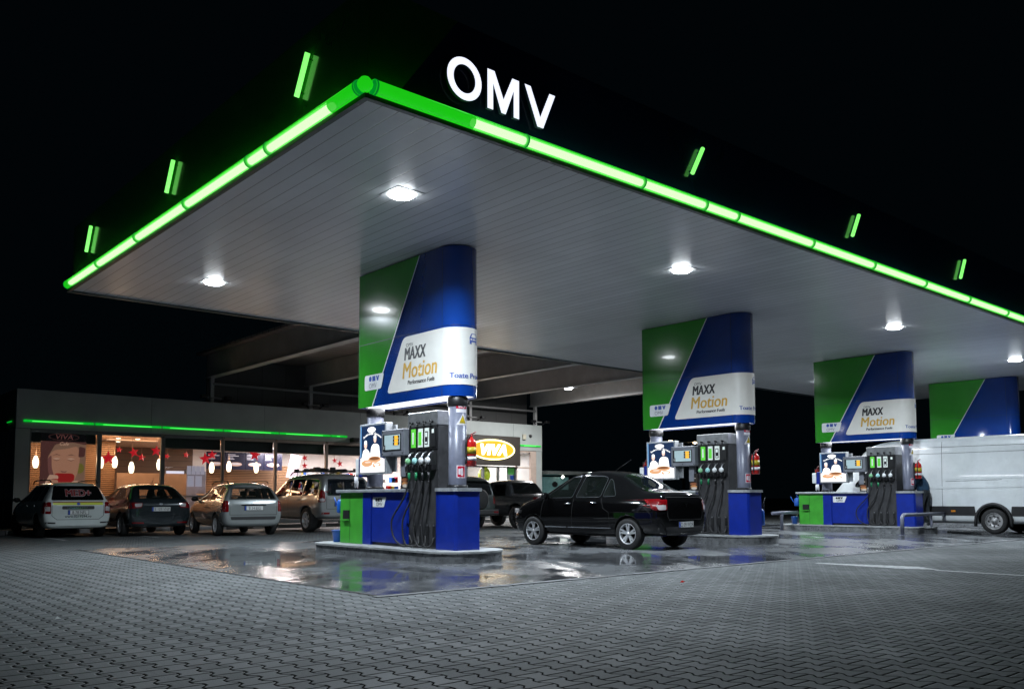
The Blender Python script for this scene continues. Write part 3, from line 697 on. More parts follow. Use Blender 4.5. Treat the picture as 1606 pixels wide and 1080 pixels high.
# --- repeat for the other islands
protos = [isl, ps, fd, sc, nc, ad, fn, fe, fe2, gd, wc, bk, sq]
LBL = {
 'pump_island': ['low concrete pump island with rounded end, behind the black saloon', 'low concrete pump island crossed by a grey pipe rail at its end', 'low pump island glimpsed under the white van, farthest right'],
 'sign_pylon': ['tall green and blue sign pylon above the black saloon, second from the left', 'tall green and blue sign pylon above the person by the white van', 'tall green and blue sign pylon rising behind the roof of the white van'],
 'fuel_dispenser': ['dark grey fuel dispenser with four nozzles behind the boot of the black saloon', 'dark grey fuel dispenser with four nozzles between the advert and the white van', 'fuel dispenser hidden behind the white van'],
 'service_counter': ['service counter mostly hidden behind the black saloon', 'green and blue service counter left of the dispenser by the white van', 'service counter behind the white van'],
 'end_cabinet': ['blue end cabinet just right of the boot of the black saloon', 'blue end cabinet behind the right pipe rail', 'blue end cabinet behind the white van'],
 'advert_lightbox': ['backlit cooks advert above the roof of the black saloon', 'backlit cooks advert at the island by the white van', 'backlit cooks advert behind the white van'],
 'food_notice': ['small dark food notice seen over the boot of the black saloon', 'small dark food notice on the counter before the white bonnet', 'food notice behind the white van'],
 'fire_extinguisher': [],
 'glove_dispenser': ['white and blue wipe dispenser above the roof of the black saloon', 'white and blue wipe dispenser left of the farthest visible advert', 'wipe dispenser behind the white van'],
 'watering_can': ['watering can behind the black saloon', 'blue watering can at the left end of the counter by the pipe rail', 'watering can behind the white van'],
 'bucket': ['bucket behind the black saloon', 'blue bucket behind the left pipe rail', 'bucket behind the white van'],
 'squeegee': ['squeegee behind the black saloon', 'squeegee in the bucket behind the left pipe rail', 'squeegee behind the white van'],
}
FE = {1: ['red fire extinguisher on the front post, right of the second dispenser', 'red fire extinguisher above the head of the person by the van', None],
      2: ['red fire extinguisher on the rear post just above the roof of the black saloon', 'red fire extinguisher left of the advert on the third island', None]}
for k in (1, 2, 3):
    for pr_ in protos:
        if k == 3 and pr_ not in (isl, ps, fd): continue
        if k == 1 and pr_ in (wc, bk, sq): continue
        if pr_ is fe or pr_ is fe2: lb = FE[1 if pr_ is fe else 2][k-1]
        else: lb = LBL[pr_.name][k-1]
        clone(pr_, (8.73*k, 0, 0), lb)
    if k == 3:
        for o in [o for o in COL.objects if o.parent and o.parent.name.startswith('sign_pylon') and o.parent.location.x > 30 and (o.name.startswith('white_panel') or o.name.startswith('lettering') or o.name.startswith('car_symbol'))]: bpy.data.objects.remove(o)
for ch in list(fe2.children): bpy.data.objects.remove(ch)
bpy.data.objects.remove(fe2)
# blue washer can hooked on second island's front cabinet
w2 = thing('watering_can', 'blue watering can hanging at the right side of the second end cabinet', 'watering can', (18.45, 11.9, .5), 'blue watering cans')
mb = MB(); mb.lathe([(.08, 0), (.10, .03), (.09, .34), (.05, .4), (.04, .4)], (18.58, 12.12, .42), n=18); mb.build('body', MATS['blue_plastic'], w2)
mb = MB(); mb.tube([(18.56, 12.09, .8), (18.54, 12.01, .95), (18.58, 11.99, 1.08), (18.66, 12.07, 1.0), (18.68, 12.09, .6)], .014, 8); mb.build('handle', BLACK, w2)
# --- pipe rails at the third island
for (x, y, lab) in ((24.95, 11.62, 'bent grey pipe rail in front of the third island, right'), (25.75, 16.0, 'bent grey pipe rail at the rear left end of the third island')):
    t = thing('guard_rail', lab, 'guard rail', (x, y, 0), 'bent pipe rails round the third island')
    ln = 2.95 if y < 13 else 2.3
    mb = MB(); mb.tube([(x, y, 0), (x, y, .44), (x+.02, y, .52), (x+.08, y, .57), (x+.16, y, .585), (x+ln, y, .585)], .055, 14)
    if y > 13: mb.tube([(x-.4, y+.1, .57), (x, y, .585), (x+.2, y, .585)], .055, 14)
    mb.build('pipe', GREY, t)
    mb = MB(); mb.tube([(x+1.9, y, 0), (x+1.9, y, .55)], .035, 12); mb.build('leg', GREY, t)
    mb = MB(); mb.lathe([(.10, 0), (.10, .012), (.06, .014)], (x, y, .004)); mb.build('foot_plate', GREY, t)
for (x, y, m_, lb) in ((9.18, 7.17, RED, 'tiny red scrap lying on the pavers in front of the black saloon'), (2.18, 8.84, WHITE, 'tiny white paper scrap on the pavers left of the wet slab'), (1.56, 7.16, WHITE, 'white paper scrap on the pavers near the lower left corner'), (11.44, 7.83, BLACK, 'tiny dark scrap by the edge of the wet slab')):
    mb = MB(); mb.add([(x-.03, y-.02, .006), (x+.03, y-.015, .012), (x+.035, y+.02, .006), (x, y+.01, .03), (x-.03, y+.02, .008)], [(0, 1, 3), (1, 2, 3), (2, 4, 3), (4, 0, 3)])
    mb.build('litter_scrap', m_, None, lb, 'litter', loc=(x, y, 0))
# ================================================================= VEHICLES
GLASS = mat('car_glass', (.004, .005, .005), .03, var=0, spec=.5); CLEAR = mat('clear_car_glass', (.01, .014, .012), .03, var=0, spec=.6, alpha=.42); TINT = mat('tinted_car_glass', (.006, .009, .012), .03, var=0, spec=.6, alpha=.86)
TYRE = mat('tyre', (.018, .018, .018), .7, var=.3, vs=12)
TAILR = mat('tail_light_red', (.16, .003, .005), .12, coat=1., var=.05)
TAILW = mat('tail_light_clear', (.38, .36, .36), .15, coat=1., var=.05)
CHROME = mat('chrome', (.65, .66, .68), .12, metal=1., var=.05)
RIM = mat('alloy_rim', (.62, .63, .65), .35, metal=.35, var=.1, vs=10)
HUBD = mat('wheel_well', (.008, .008, .008), .9, var=0)
PLATE = mat('plate_white', (.62, .64, .62), .4, var=.08, vs=20)
CLADD = mat('bumper_plastic', (.02, .02, .021), .5, var=.15)
def eval_obj(o):
    bpy.context.view_layer.update()
    me = bpy.data.meshes.new_from_object(o.evaluated_get(bpy.context.evaluated_depsgraph_get()))
    return me
class Car:
    """stations: (y, zb, ws, wm, zm, wb, zbelt, wt, zt); local frame: x right, y forward from the rear bumper, z up"""
    def __init__(s, name, label, cat, loc, yaw, scale, paint, st, wheels, group=None, sub=2, arch=1.13, crown=.04, see=None):
        s.root = thing(name, label, cat, loc, group); s.root.rotation_euler = (0, 0, yaw); s.root.scale = (scale,)*3
        s.paint = paint; vs = []; fs = []; N = 9
        def rng(t):
            y, zb, ws, wm, zm, wb, zl, wt, zt = t
            return [(0, zb), (ws*.85, zb), (ws, zb+.07), (wm, zm), (wb, zl), (wt+.25*(wb-wt), zl+(zt-zl)*.62), (wt, zt-.05*min(1, (zt-zl)*4)), (wt*.72, zt), (0, zt+crown*.5)]
        rows = []
        for t in st:
            h = rng(t); full = [(x, z) for x, z in h]+[(-x, z) for x, z in h[-2:0:-1]]
            rows.append([len(vs)+i for i in range(len(full))]); vs += [(x, t[0], z) for x, z in full]
        n = len(rows[0])
        for a, b in zip(rows, rows[1:]):
            for i in range(n): fs.append((a[i], a[(i+1) % n], b[(i+1) % n], b[i]))
        for r, fl in ((rows[0], 0), (rows[-1], 1)):
            # cap with quads across, so it stays smooth
            for i in range(N-2):
                L, R = [r[0]]+[r[n-k] for k in range(1, N-1)]+[r[N-1]], r[:N]
                q = (R[i], R[i+1], L[i+1], L[i]); q = tuple(dict.fromkeys(q))
                if len(q) > 2: fs.append(q if fl else q[::-1])
            q = (r[N-2], r[N-1], r[n-(N-2)]); fs.append(q if fl else q[::-1])
        me = bpy.data.meshes.new('b'); me.from_pydata(vs, [], fs); me.materials.append(paint); me.materials.append(HUBD)
        bm = bmesh.new(); bm.from_mesh(me); bmesh.ops.recalc_face_normals(bm, faces=bm.faces); bm.to_mesh(me); bm.free()
        o = bpy.data.objects.new('b', me); COL.objects.link(o)
        m = o.modifiers.new('u', 'SUBSURF'); m.levels = m.render_levels = sub
        cut = []
        s.bvh_me = eval_obj(o)
        s.bvh = BVHTree.FromPolygons([v.co.copy() for v in s.bvh_me.vertices], [tuple(p.vertices) for p in s.bvh_me.polygons])
        for (wy, r, tw) in wheels:
            for sg in (-1, 1):
                c = MB(); x1 = sg*(max(t[3] for t in st)+.12); x0 = sg*(max(t[3] for t in st)-.30)
                c.lathe([(r*arch, min(x0, x1)), (r*arch, max(x0, x1))], (0, wy, r+.01), 'x', 36, 0, False)
                c.v = [(x, y, z if z > r*.4 else z-.3) for x, y, z in c.v]
                co = c.build('cut', [HUBD]); co.data.materials.clear(); co.data.materials.append(paint); co.data.materials.append(HUBD)
                for p in co.data.polygons: p.material_index = 1
                b = o.modifiers.new('bl', 'BOOLEAN'); b.object = co; b.operation = 'DIFFERENCE'; b.solver = 'EXACT'; cut.append(co)
        if see:
            side, rear = see
            def pc(poly, fn, a, b):
                c = MB(); c.prism(poly, fn, a, b); co = c.build('cut', [HUBD]); co.data.materials.clear(); co.data.materials.append(paint); co.data.materials.append(HUBD)
                for p in co.data.polygons: p.material_index = 1
                bb = o.modifiers.new('bl', 'BOOLEAN'); bb.object = co; bb.operation = 'DIFFERENCE'; bb.solver = 'EXACT'; cut.append(co)
            def shrink(poly, q=.015):
                cx = sum(p[0] for p in poly)/len(poly); cy = sum(p[1] for p in poly)/len(poly)
                return [(x+(cx-x)*q/max(.05, abs(cx-x)), z+(cy-z)*q/max(.05, abs(cy-z))) for x, z in poly]
            for poly in side: pc(shrink(rounded(poly, .05, 3)), lambda u, v, w: (w, u, v), -1.3, 1.3)
            if rear: pc(shrink(rear), lambda u, v, w: (u, w, v), -.3, st[-1][0]+.2)
        me2 = eval_obj(o)
        if see:
            zs = see[0][-1][0][1]
            def seats():
                for sy_ in see[2] if len(see) > 2 else ((1.35, 2.2)):
                    for sx_ in (-.38, .38):
                        mb = MB(); mb.box(sx_-.17, sx_+.17, sy_-.05, sy_+.06, zs-.2, zs+.10, 0, bev=.03); mb.box(sx_-.10, sx_+.10, sy_-.04, sy_+.04, zs+.13, zs+.27, 0, bev=.03); s.put(mb, 'seat', BLACK)
            s.seats = seats
        else: s.seats = lambda: None
        for c in cut+[o]: bpy.data.objects.remove(c)
        me2.name = 'body'
        for p in me2.polygons: p.use_smooth = p.material_index == 0
        if len(me2.materials) < 2:
            me2.materials.clear(); me2.materials.append(paint); me2.materials.append(HUBD)
        s.seats(); s.body = bpy.data.objects.new('body', me2); COL.objects.link(s.body); s.body.parent = s.root
        s.wheels = wheels; s.wx = max(t[3] for t in st)
    def put(s, mb, name, mats, parent=None):
        loc = s.root.location.copy(); s.root.location = (0, 0, 0)
        o = mb.build(name, mats, s.root); s.root.location = loc
        if parent is not None: o.parent = parent
        return o
    def proj(s, mb, poly, axis, off=.004, mi=0, step=.07, fs=None):
        """axis: 'l','r' side polys in (y,z); 'b' back,'f' front polys in (x,z); 't' top polys in (x,y)"""
        us = [p[0] for p in poly]; vv = [p[1] for p in poly]
        cu = [min(us)+step*k for k in range(1, int((max(us)-min(us))/step)+1)]; cv = [min(vv)+step*k for k in range(1, int((max(vv)-min(vv))/step)+1)]
        vs, f2 = grid_poly(poly, fs or [tuple(range(len(poly)))], cu, cv); out = []
        for v in vs:
            a, b = v[0], v[1]
            o, d = {'l': ((-3, a, b), (1, 0, 0)), 'r': ((3, a, b), (-1, 0, 0)), 'b': ((a, -3, b), (0, 1, 0)), 'f': ((a, 12, b), (0, -1, 0)), 't': ((a, b, 5), (0, 0, -1))}[axis]
            hit = s.bvh.ray_cast(Vector(o), Vector(d))
            if hit[0] is None:
                near = s.bvh.find_nearest(Vector((o[0]+d[0]*2.2 if axis in 'lr' else a, b if axis == 't' else (o[1]+d[1]*3 if axis in 'b' else (a if axis in 'lr' else 4)), b if axis != 't' else 1)))
                q, nn = near[0], near[1]
            else: q, nn = hit[0], hit[1]
            out.append(q+nn*off)
        mb.add(out, f2, mi, True); return s
    def line(s, mb, pts, axis, w=.006, off=.002, mi=0, step=.08):
        for a, b in zip(pts, pts[1:]):
            a, b = Vector(a), Vector(b); d = b-a
            if d.length < 1e-6: continue
            n = Vector((-d.y, d.x)).normalized()*w
            s.proj(mb, [tuple(a-n), tuple(b-n), tuple(b+n), tuple(a+n)], axis, off, mi, step)
        return s
    def pt(s, a, b, axis, off=0):
        o, d = {'l': ((-3, a, b), (1, 0, 0)), 'r': ((3, a, b), (-1, 0, 0)), 'b': ((a, -3, b), (0, 1, 0))}[axis]
        h = s.bvh.ray_cast(Vector(o), Vector(d)); return (h[0] if h[0] else Vector(o)+Vector(d)*2)+(h[1]*off if h[0] else Vector())
    def wheel(s, style='five', rimm=None, dual=False):
        for (wy, r, tw) in s.wheels:
            for sg in (-1, 1):
                x = sg*(s.wx-.015); mb = MB(); rr = r*.66
                e = lambda h: x-sg*h
                mb.lathe([(rr, e(.01)), (r*.9, e(.0)), (r*.985, e(.025)), (r, e(.06)), (r, e(tw-.06)), (r*.98, e(tw-.02)), (rr, e(tw))], (0, wy, r), 'x', 32, cap=False)
                wo = s.put(mb, 'wheel', TYRE)
                mb = MB()
                mb.lathe([(rr*1.01, e(.012)), (rr*.96, e(.006)), (rr*.92, e(.02)), (rr*.90, e(.10))], (0, wy, r), 'x', 32, 0, cap=False)
                mb.lathe([(.001, e(.095)), (rr*.92, e(.095))], (0, wy, r), 'x', 24, 1)
                k = {'five': 5, 'multi': 10, 'six': 6, 'steel': 0}[style]
                for i in range(k):
                    a = 2*math.pi*i/k+.3; w0, w1 = (.24, .13) if k == 5 else ((.2, .16) if k == 6 else (.1, .07))
                    fork = (-.2, .2) if k == 5 else (0,)
                    for q in fork:
                        pl_ = []
                        for rad_, wd, da in ((rr*.16, w0*.5, 0), (rr*.93, w1*.55, q*.9)):
                            ca, sa = math.cos(a+da), math.sin(a+da)
                            pl_.append((Vector((0, ca, sa))*rad_, Vector((0, -sa, ca))*wd*rr))
                        (p0, n0), (p1, n1) = pl_; C = Vector((0, wy, r))
                        vs = []
                        for h in (.018, .05):
                            for p_, n_ in ((p0-n0, 0), (p0+n0, 0), (p1+n1, 0), (p1-n1, 0)): vs.append(Vector((e(h+(.012 if p_.length < rr*.5 else 0)), 0, 0))+C+p_)
                        mb.add(vs, [(0, 1, 2, 3), (0, 4, 5, 1), (1, 5, 6, 2), (2, 6, 7, 3), (3, 7, 4, 0)], 0)
                if k == 0:
                    mb.lathe([(rr*.92, e(.05)), (rr*.7, e(.03)), (rr*.5, e(.075)), (rr*.35, e(.07)), (rr*.3, e(.02)), (.001, e(.02))], (0, wy, r), 'x', 28, 0, cap=False)
                    for i in range(8):
                        a = 2*math.pi*i/8; mb.lathe([(rr*.10, e(.028)), (rr*.10, e(.024))], (0, wy+rr*.62*math.cos(a), r+rr*.62*math.sin(a)), 'x', 10, 1)
                mb.lathe([(rr*.2, e(.04)), (rr*.18, e(.016)), (.001, e(.012))], (0, wy, r), 'x', 16, 0)
                s.put(mb, 'rim', [rimm or RIM, HUBD], wo)
    glass = None
    def windows(s, polys, name='side_window', trim=None):
        for p in polys:
            for ax in 'lr':
                mb = MB(); s.proj(mb, rounded(p, .05, 3), ax, .005); w = s.put(mb, name, s.glass or GLASS)
                if trim:
                    q = rounded(p, .05, 3); mb = MB(); s.line(mb, q+[q[0]], ax, .006, .006, 0, .1); s.put(mb, 'window_trim', trim, w)
    def seams(s, lines, axes='lr'):
        mb = MB()
        for l in lines:
            for ax in axes: s.line(mb, l, ax, .005, .0025)
        s.put(mb, 'door_gaps' if axes == 'lr' else 'tailgate_gap', HUBD)
    def lights(s, side=None, back=None, m=None, name='tail_light', extra=None):
        """side polys (y,z) on both sides, back polys (x,z) for x>0 mirrored; one object each side"""
        for sg in (-1, 1):
            mb = MB()
            for p in side or []: s.proj(mb, p, 'l' if sg < 0 else 'r', .006, 0, .05)
            for p in back or []: s.proj(mb, [(sg*x, z) for x, z in p], 'b', .006, 0, .05)
            for p in extra or []: s.proj(mb, [(sg*x, z) for x, z in p], 'b', .009, 1, .05)
            s.put(mb, name, [m or TAILR, TAILW])
    def handles(s, pts, m=None):
        for y, z in pts:
            for ax in 'lr':
                c = s.pt(y, z, ax, .012); mb = MB(); mb.tube([c+Vector((0, -.09, 0)), c+Vector((0, -.05, .0)), c+Vector((0, .05, 0)), c+Vector((0, .09, 0))], [.008, .016, .016, .008], 8); s.put(mb, 'door_handle', m or s.paint)
    def mirrors(s, y, z, m=None):
        for ax, sg in (('l', -1), ('r', 1)):
            c = s.pt(y, z, ax)+Vector((sg*.12, 0, .03)); mb = MB()
            mb.lathe([(.001, -.07), (.06, -.06), (.085, -.02), (.085, .03), (.05, .07), (.001, .085)], (0, 0, 0), 'y', 14)
            mb.v = [(v[0]*1.15+c.x, v[1]+c.y, v[2]*.85+c.z) for v in mb.v]
            mb.tube([c+Vector((-sg*.14, 0, -.05)), c+Vector((0, 0, -.02))], .02, 6); s.put(mb, 'wing_mirror', m or s.paint)
    def plate(s, z, text, w=.5, x=0.):
        c = s.pt(x, z, 'b'); y = min(s.pt(x, z-.05, 'b').y, s.pt(x, z+.05, 'b').y)-.012
        mb = MB(); mb.box(x-w/2-.01, x+w/2+.01, y, y+.02, z-.065, z+.065, 2); mb.box(x-w/2, x+w/2, y-.002, y-.0005, z-.055, z+.055, 0); mb.box(x-w/2, x-w/2+.045, y-.004, y-.0021, z-.055, z+.055, 1)
        add_text(mb, text, .115, frame((x+.02, y-.004, z-.04), (1, 0, 0), (0, 0, 1)), 2, sx=.8 if w < .6 else .9)
        s.put(mb, 'number_plate', [PLATE, BLUEINK, INK])
    def rails(s, y0, y1, x, z, m=BLACK):
        for sg in (-1, 1):
            mb = MB(); mb.tube([(sg*x, y0, z-.03), (sg*x, y0+.12, z+.035), (sg*x, (y0+y1)/2, z+.05), (sg*x, y1-.12, z+.03), (sg*x, y1, z-.05)], .016, 8); s.put(mb, 'roof_rail', m)

def paintm(name, col, rough=.22, metal=.0, coat=1.): return mat(name, col, rough, metal=metal, coat=coat, var=.05, vs=3)
# ---- black saloon between the first two islands
def std(L, H, W, kind):
    w = W/2
    if kind == 'saloon': return [
      (.00, .34, w*.70, w*.80, .55, w*.78, .72, w*.66, .86), (.05, .28, w*.84, w*.93, .56, w*.90, .86, w*.76, 1.04), (.14, .26, w*.90, w*.97, .58, w*.93, .90, w*.78, 1.09),
      (.62, .26, w*.93, w*.99, .58, w*.95, .93, w*.76, 1.10), (.86, .25, w*.93, 1.0*w, .58, w*.95, .94, w*.70, 1.16), (1.30, .23, w*.93, w, .58, w*.955, .95, w*.62, 1.40), (1.62, .22, w*.93, w, .58, w*.955, .94, w*.61, H-.035),
      (2.1, .22, w*.93, w, .58, w*.955, .93, w*.62, H), (2.55, .22, w*.93, w, .57, w*.955, .92, w*.61, H-.02), (2.95, .23, w*.93, w, .57, w*.955, .91, w*.60, 1.38), (3.42, .24, w*.93, w*.99, .56, w*.95, .90, w*.74, 1.06),
      (3.62, .25, w*.92, w*.98, .56, w*.93, .87, w*.76, .985), (4.05, .25, w*.88, w*.95, .54, w*.90, .78, w*.72, .88), (4.26, .26, w*.76, w*.85, .50, w*.80, .66, w*.6, .74), (4.35, .30, w*.6, w*.66, .46, w*.60, .58, w*.45, .62)]
    if kind in ('estate', 'hatch'):
        e = kind == 'estate'; k = L-4.35; r = .35 if e else .62
        return [(.0, .34, w*.72, w*.84, .55, w*.80, .74, w*.70, .86), (.05, .27, w*.86, w*.95, .56, w*.92, .90, w*.80, 1.00), (.12 if e else .20, .25, w*.91, w*.98, .58, w*.94, .95, w*.78, 1.12), (r*.75, .24, w*.93, w*.99, .58, w*.95, .96, w*.70, 1.33 if e else 1.30),
          (r, .23, w*.93, w, .58, w*.955, .96, w*.67, H-.06), (r+.35, .23, w*.93, w, .58, w*.955, .95, w*.65, H-.005), (1.6+k, .22, w*.93, w, .58, w*.955, .94, w*.64, H), (2.3+k, .22, w*.93, w, .57, w*.955, .93, w*.63, H-.01), (2.62+k, .22, w*.93, w, .57, w*.955, .92, w*.61, H-.06),
          (3.0+k, .23, w*.93, w, .57, w*.955, .91, w*.62, H-.17), (3.45+k, .24, w*.93, w*.99, .56, w*.95, .90, w*.74, 1.05), (3.65+k, .25, w*.92, w*.98, .56, w*.93, .87, w*.76, .985), (4.05+k, .25, w*.88, w*.95, .54, w*.90, .78, w*.72, .88), (4.26+k, .26, w*.76, w*.85, .50, w*.80, .66, w*.6, .74), (4.35+k, .30, w*.6, w*.66, .46, w*.60, .58, w*.45, .62)]
    if kind == 'suv':
        k = L-4.7
        return [(.0, .52, w*.78, w*.88, .68, w*.84, .86, w*.76, 1.0), (.05, .45, w*.88, w*.96, .70, w*.93, 1.02, w*.84, 1.25), (.12, .42, w*.92, w*.98, .72, w*.95, 1.10, w*.82, 1.55), (.24, .40, w*.93, w, .72, w*.96, 1.12, w*.78, H-.06), (.7, .38, w*.93, w, .72, w*.96, 1.12, w*.76, H),
          (1.7+k, .36, w*.93, w, .72, w*.96, 1.11, w*.75, H), (2.6+k, .36, w*.93, w, .72, w*.96, 1.10, w*.74, H-.02), (2.95+k, .36, w*.93, w, .72, w*.96, 1.10, w*.72, H-.10), (3.3+k, .37, w*.93, w, .72, w*.96, 1.09, w*.74, H-.32), (3.62+k, .38, w*.93, w, .72, w*.95, 1.08, w*.80, 1.24), (3.85+k, .4, w*.93, w, .72, w*.95, 1.05, w*.82, 1.16), (4.35+k, .42, w*.90, w*.97, .70, w*.92, .98, w*.78, 1.08), (4.6+k, .45, w*.82, w*.9, .66, w*.85, .85, w*.7, .95), (4.7+k, .5, w*.7, w*.76, .62, w*.70, .75, w*.6, .80)]
    if kind == 'pickup':
        return [(.0, .62, w*.88, w*.94, .78, w*.92, .95, w*.86, 1.08), (.03, .55, w*.92, w*.97, .78, w*.95, 1.02, w*.90, 1.13), (.12, .5, w*.93, w*.99, .78, w*.96, 1.03, w*.91, 1.14), (.9, .45, w*.93, w, .76, w*.96, 1.04, w*.91, 1.14), (1.50, .42, w*.93, w, .74, w*.96, 1.05, w*.90, 1.15), (1.56, .42, w*.93, w, .74, w*.96, 1.06, w*.80, 1.35), (1.74, .40, w*.93, w, .74, w*.96, 1.06, w*.72, H-.05), (2.0, .4, w*.93, w, .74, w*.96, 1.06, w*.72, H),
          (2.8, .4, w*.93, w, .74, w*.96, 1.05, w*.71, H), (3.2, .4, w*.93, w, .74, w*.96, 1.04, w*.70, H-.1), (3.6, .4, w*.93, w, .74, w*.96, 1.03, w*.74, 1.40), (3.95, .42, w*.93, w, .74, w*.95, 1.02, w*.80, 1.15), (4.6, .44, w*.9, w*.97, .72, w*.92, .96, w*.78, 1.06), (5.0, .48, w*.8, w*.88, .68, w*.84, .84, w*.7, .92), (5.1, .52, w*.7, w*.76, .64, w*.7, .76, w*.6, .80)]
    if kind == 'van':
        return [(.0, .48, w*.90, w*.94, .75, w*.94, 1.1, w*.88, H-.16), (.02, .40, w*.94, w*.98, .75, w*.985, 1.15, w*.91, H-.08), (.09, .28, w*.97, w, .75, w*.995, 1.2, w*.92, H-.02), (.6, .26, w*.975, w, .75, w, 1.25, w*.93, H), (3.0, .26, w*.975, w, .75, w, 1.25, w*.93, H), (4.5, .26, w*.975, w, .75, w, 1.25, w*.93, H-.01), (5.2, .26, w*.975, w, .75, w*.99, 1.25, w*.88, H-.12),
          (5.62, .33, w*.94, w*.99, .74, w*.97, 1.22, w*.78, 2.25), (6.0, .33, w*.93, w*.98, .73, w*.95, 1.18, w*.74, 1.72), (6.25, .33, w*.92, w*.97, .72, w*.93, 1.12, w*.76, 1.38), (6.5, .34, w*.88, w*.93, .68, w*.88, .95, w*.72, 1.14), (6.66, .36, w*.78, w*.82, .6, w*.76, .8, w*.6, .92), (6.72, .4, w*.6, w*.64, .55, w*.6, .7, w*.5, .75)]
BP = mat('black_car_paint', (.0028, .0028, .003), .05, var=0, spec=.5)
win = [[(1.16, 1.07), (1.36, 1.39), (1.44, 1.43), (1.50, 1.055)], [(1.56, 1.05), (1.50, 1.45), (1.62, 1.485), (2.12, 1.50), (2.24, 1.04)], [(2.34, 1.04), (2.24, 1.50), (2.52, 1.475), (3.08, 1.10), (3.16, 1.03)]]
c = Car('parked_saloon', 'shiny black saloon car refuelling between the first two islands', 'car', (15.02, 11.62, 0), rad(3.5), 1.06, BP, [({.62: .47, .86: .68, 1.30: 1.10, 1.62: 1.42, 2.1: 1.88, 2.55: 2.33, 2.95: 2.75, 3.42: 3.25, 3.62: 3.5}.get(y, y if y < 3.5 else 3.5+(y-3.5)*.84),)+tuple(v*(1.065 if i in (3, 5, 7) else 1) for i, v in enumerate(t_)) for (y, *t_) in std(4.35, 1.515, 1.74, 'saloon')], [(.82, .315, .20), (3.45, .315, .20)], sub=3, see=(win, [(-.52, 1.20), (.52, 1.20), (.46, 1.46), (-.46, 1.46)]))
c.glass = CLEAR
c.windows(win[1:], trim=CHROME); c.windows(win[:1], 'quarter_window', trim=CHROME)
mb = MB(); c.proj(mb, rounded([(-.60, .56), (.60, .56), (.50, 1.20), (-.50, 1.20)], .06), 't', .005); c.put(mb, 'rear_window', CLEAR)
mb = MB(); c.proj(mb, rounded([(-.62, 3.22), (.62, 3.22), (.52, 2.60), (-.52, 2.60)], .06), 't', .005); c.put(mb, 'windscreen', CLEAR)
c.seams([[(1.53, 1.03), (1.45, .82), (1.30, .74), (1.28, .40)], [(2.29, 1.03), (2.31, .34)], [(3.17, .99), (3.22, .6), (3.20, .34)], [(1.15, .33), (3.4, .33)], [(.52, .93), (.25, .70), (.23, .5)]])
c.seams([[(-.62, 1.04), (-.60, .68), (-.55, .60), (.55, .60), (.60, .66), (.62, 1.04)], [(-.62, 1.045), (.62, 1.045)]], 'b')
mb = MB()
for ax in 'lr': c.line(mb, [(1.25, .42), (2.42, .42)], ax, .011, .012, 0, .2); c.line(mb, [(2.47, .42), (3.1, .42)], ax, .011, .012, 0, .2)
c.put(mb, 'side_strip', CHROME)
c.lights(side=[rounded([(.05, .97), (.08, .80), (.22, .82), (.30, .93), (.46, 1.0), (.10, 1.01)], .02)], back=[rounded([(.60, 1.0), (.62, .79), (.82, .78), (.83, .99)], .03)], extra=[rounded([(.64, .89), (.65, .80), (.80, .79), (.80, .89)], .02)])
c.handles([(2.44, .91), (1.72, .93)], CHROME); c.mirrors(3.06, 1.05, BP)
c.wheel('five'); c.plate(.50, 'CJ 09 WDR')
mb = MB()
for q in ([(-.05, .92), (.05, .92), (.035, .89), (-.035, .89)], [(-.02, .88), (.02, .88), (.012, .84), (-.012, .84)]): c.proj(mb, q, 'b', .012)
c.put(mb, 'badge', CHROME)
mb = MB(); c.proj(mb, rounded([(-.66, .46), (.66, .46), (.60, .30), (-.60, .30)], .03), 'b', .008); c.put(mb, 'bumper_insert', CLADD)
mb = MB(); mb.tube([(0, 1.75, 1.63), (0, 1.35, 1.84)], [.006, .003], 6); c.put(mb, 'aerial', BLACK)
mb = MB()
for sg in (-1, 1): mb.box(sg*.80-.05, sg*.80+.05, 3.95, 4.02, .70, .80, 0, bev=.02)
c.put(mb, 'front_lamps', TAILW)
# ---- white estate car with rescue markings
WP = paintm('white_car_paint', (.55, .60, .58), .2)
c = Car('parked_estate', 'white estate car with red MED+ lettering on its rear window, leftmost in the row', 'car', (7.03, 26.7, 0), rad(-1), 1.05, WP, std(4.49, 1.51, 1.74, 'estate'), [(.86, .315, .2), (3.75, .315, .2)], 'cars parked in front of the shop')
c.windows([[(.42, 1.0), (.50, 1.36), (.98, 1.40), (1.0, .99)], [(1.08, .99), (1.06, 1.40), (1.85, 1.41), (1.9, .98)], [(2.0, .98), (1.96, 1.41), (2.65, 1.36), (3.35, 1.03), (3.38, .97)]])
mb = MB(); c.proj(mb, rounded([(-.66, 1.01), (.66, 1.01), (.55, 1.40), (-.55, 1.40)], .05), 'b', .005); rw = c.put(mb, 'rear_window', GLASS)
mb = MB()
MEDR = mat('marking_red', (.22, .008, .01), .4, var=0)
def btext(c, t, x, z, size, mi, off, **k):
    vs, fs = text_mesh(t, size, **k); vs = [(v[0]+x, v[1]+z, 0) for v in vs]; c.proj(mb, vs, 'b', off, mi, .08, fs)
for q, (e, f_) in enumerate(((-.014, 0), (.014, 0), (-.014, .014), (.014, .014), (-.014, -.014), (.014, -.014))): btext(c, 'MED+', .02+e, 1.12+f_, .25, 0, .008+q*.0006)
for q, e in enumerate((-.008, .008)): btext(c, 'MED+', .02+e, 1.12, .25, 1, .014+q*.0006)
c.put(mb, 'window_lettering', [mat('marking_pale', (.35, .33, .34), .5, var=0), MEDR], rw)
mb = MB(); c.proj(mb, [(-.62, .885), (.62, .885), (.62, .95), (-.62, .95)], 'b', .005); c.proj(mb, [(-.62, .95), (.62, .95), (.62, .975), (-.62, .975)], 'b', .005, 1)
c.put(mb, 'stripes', [mat('marking_lime', (.55, .62, .03), .35, var=0), MEDR])
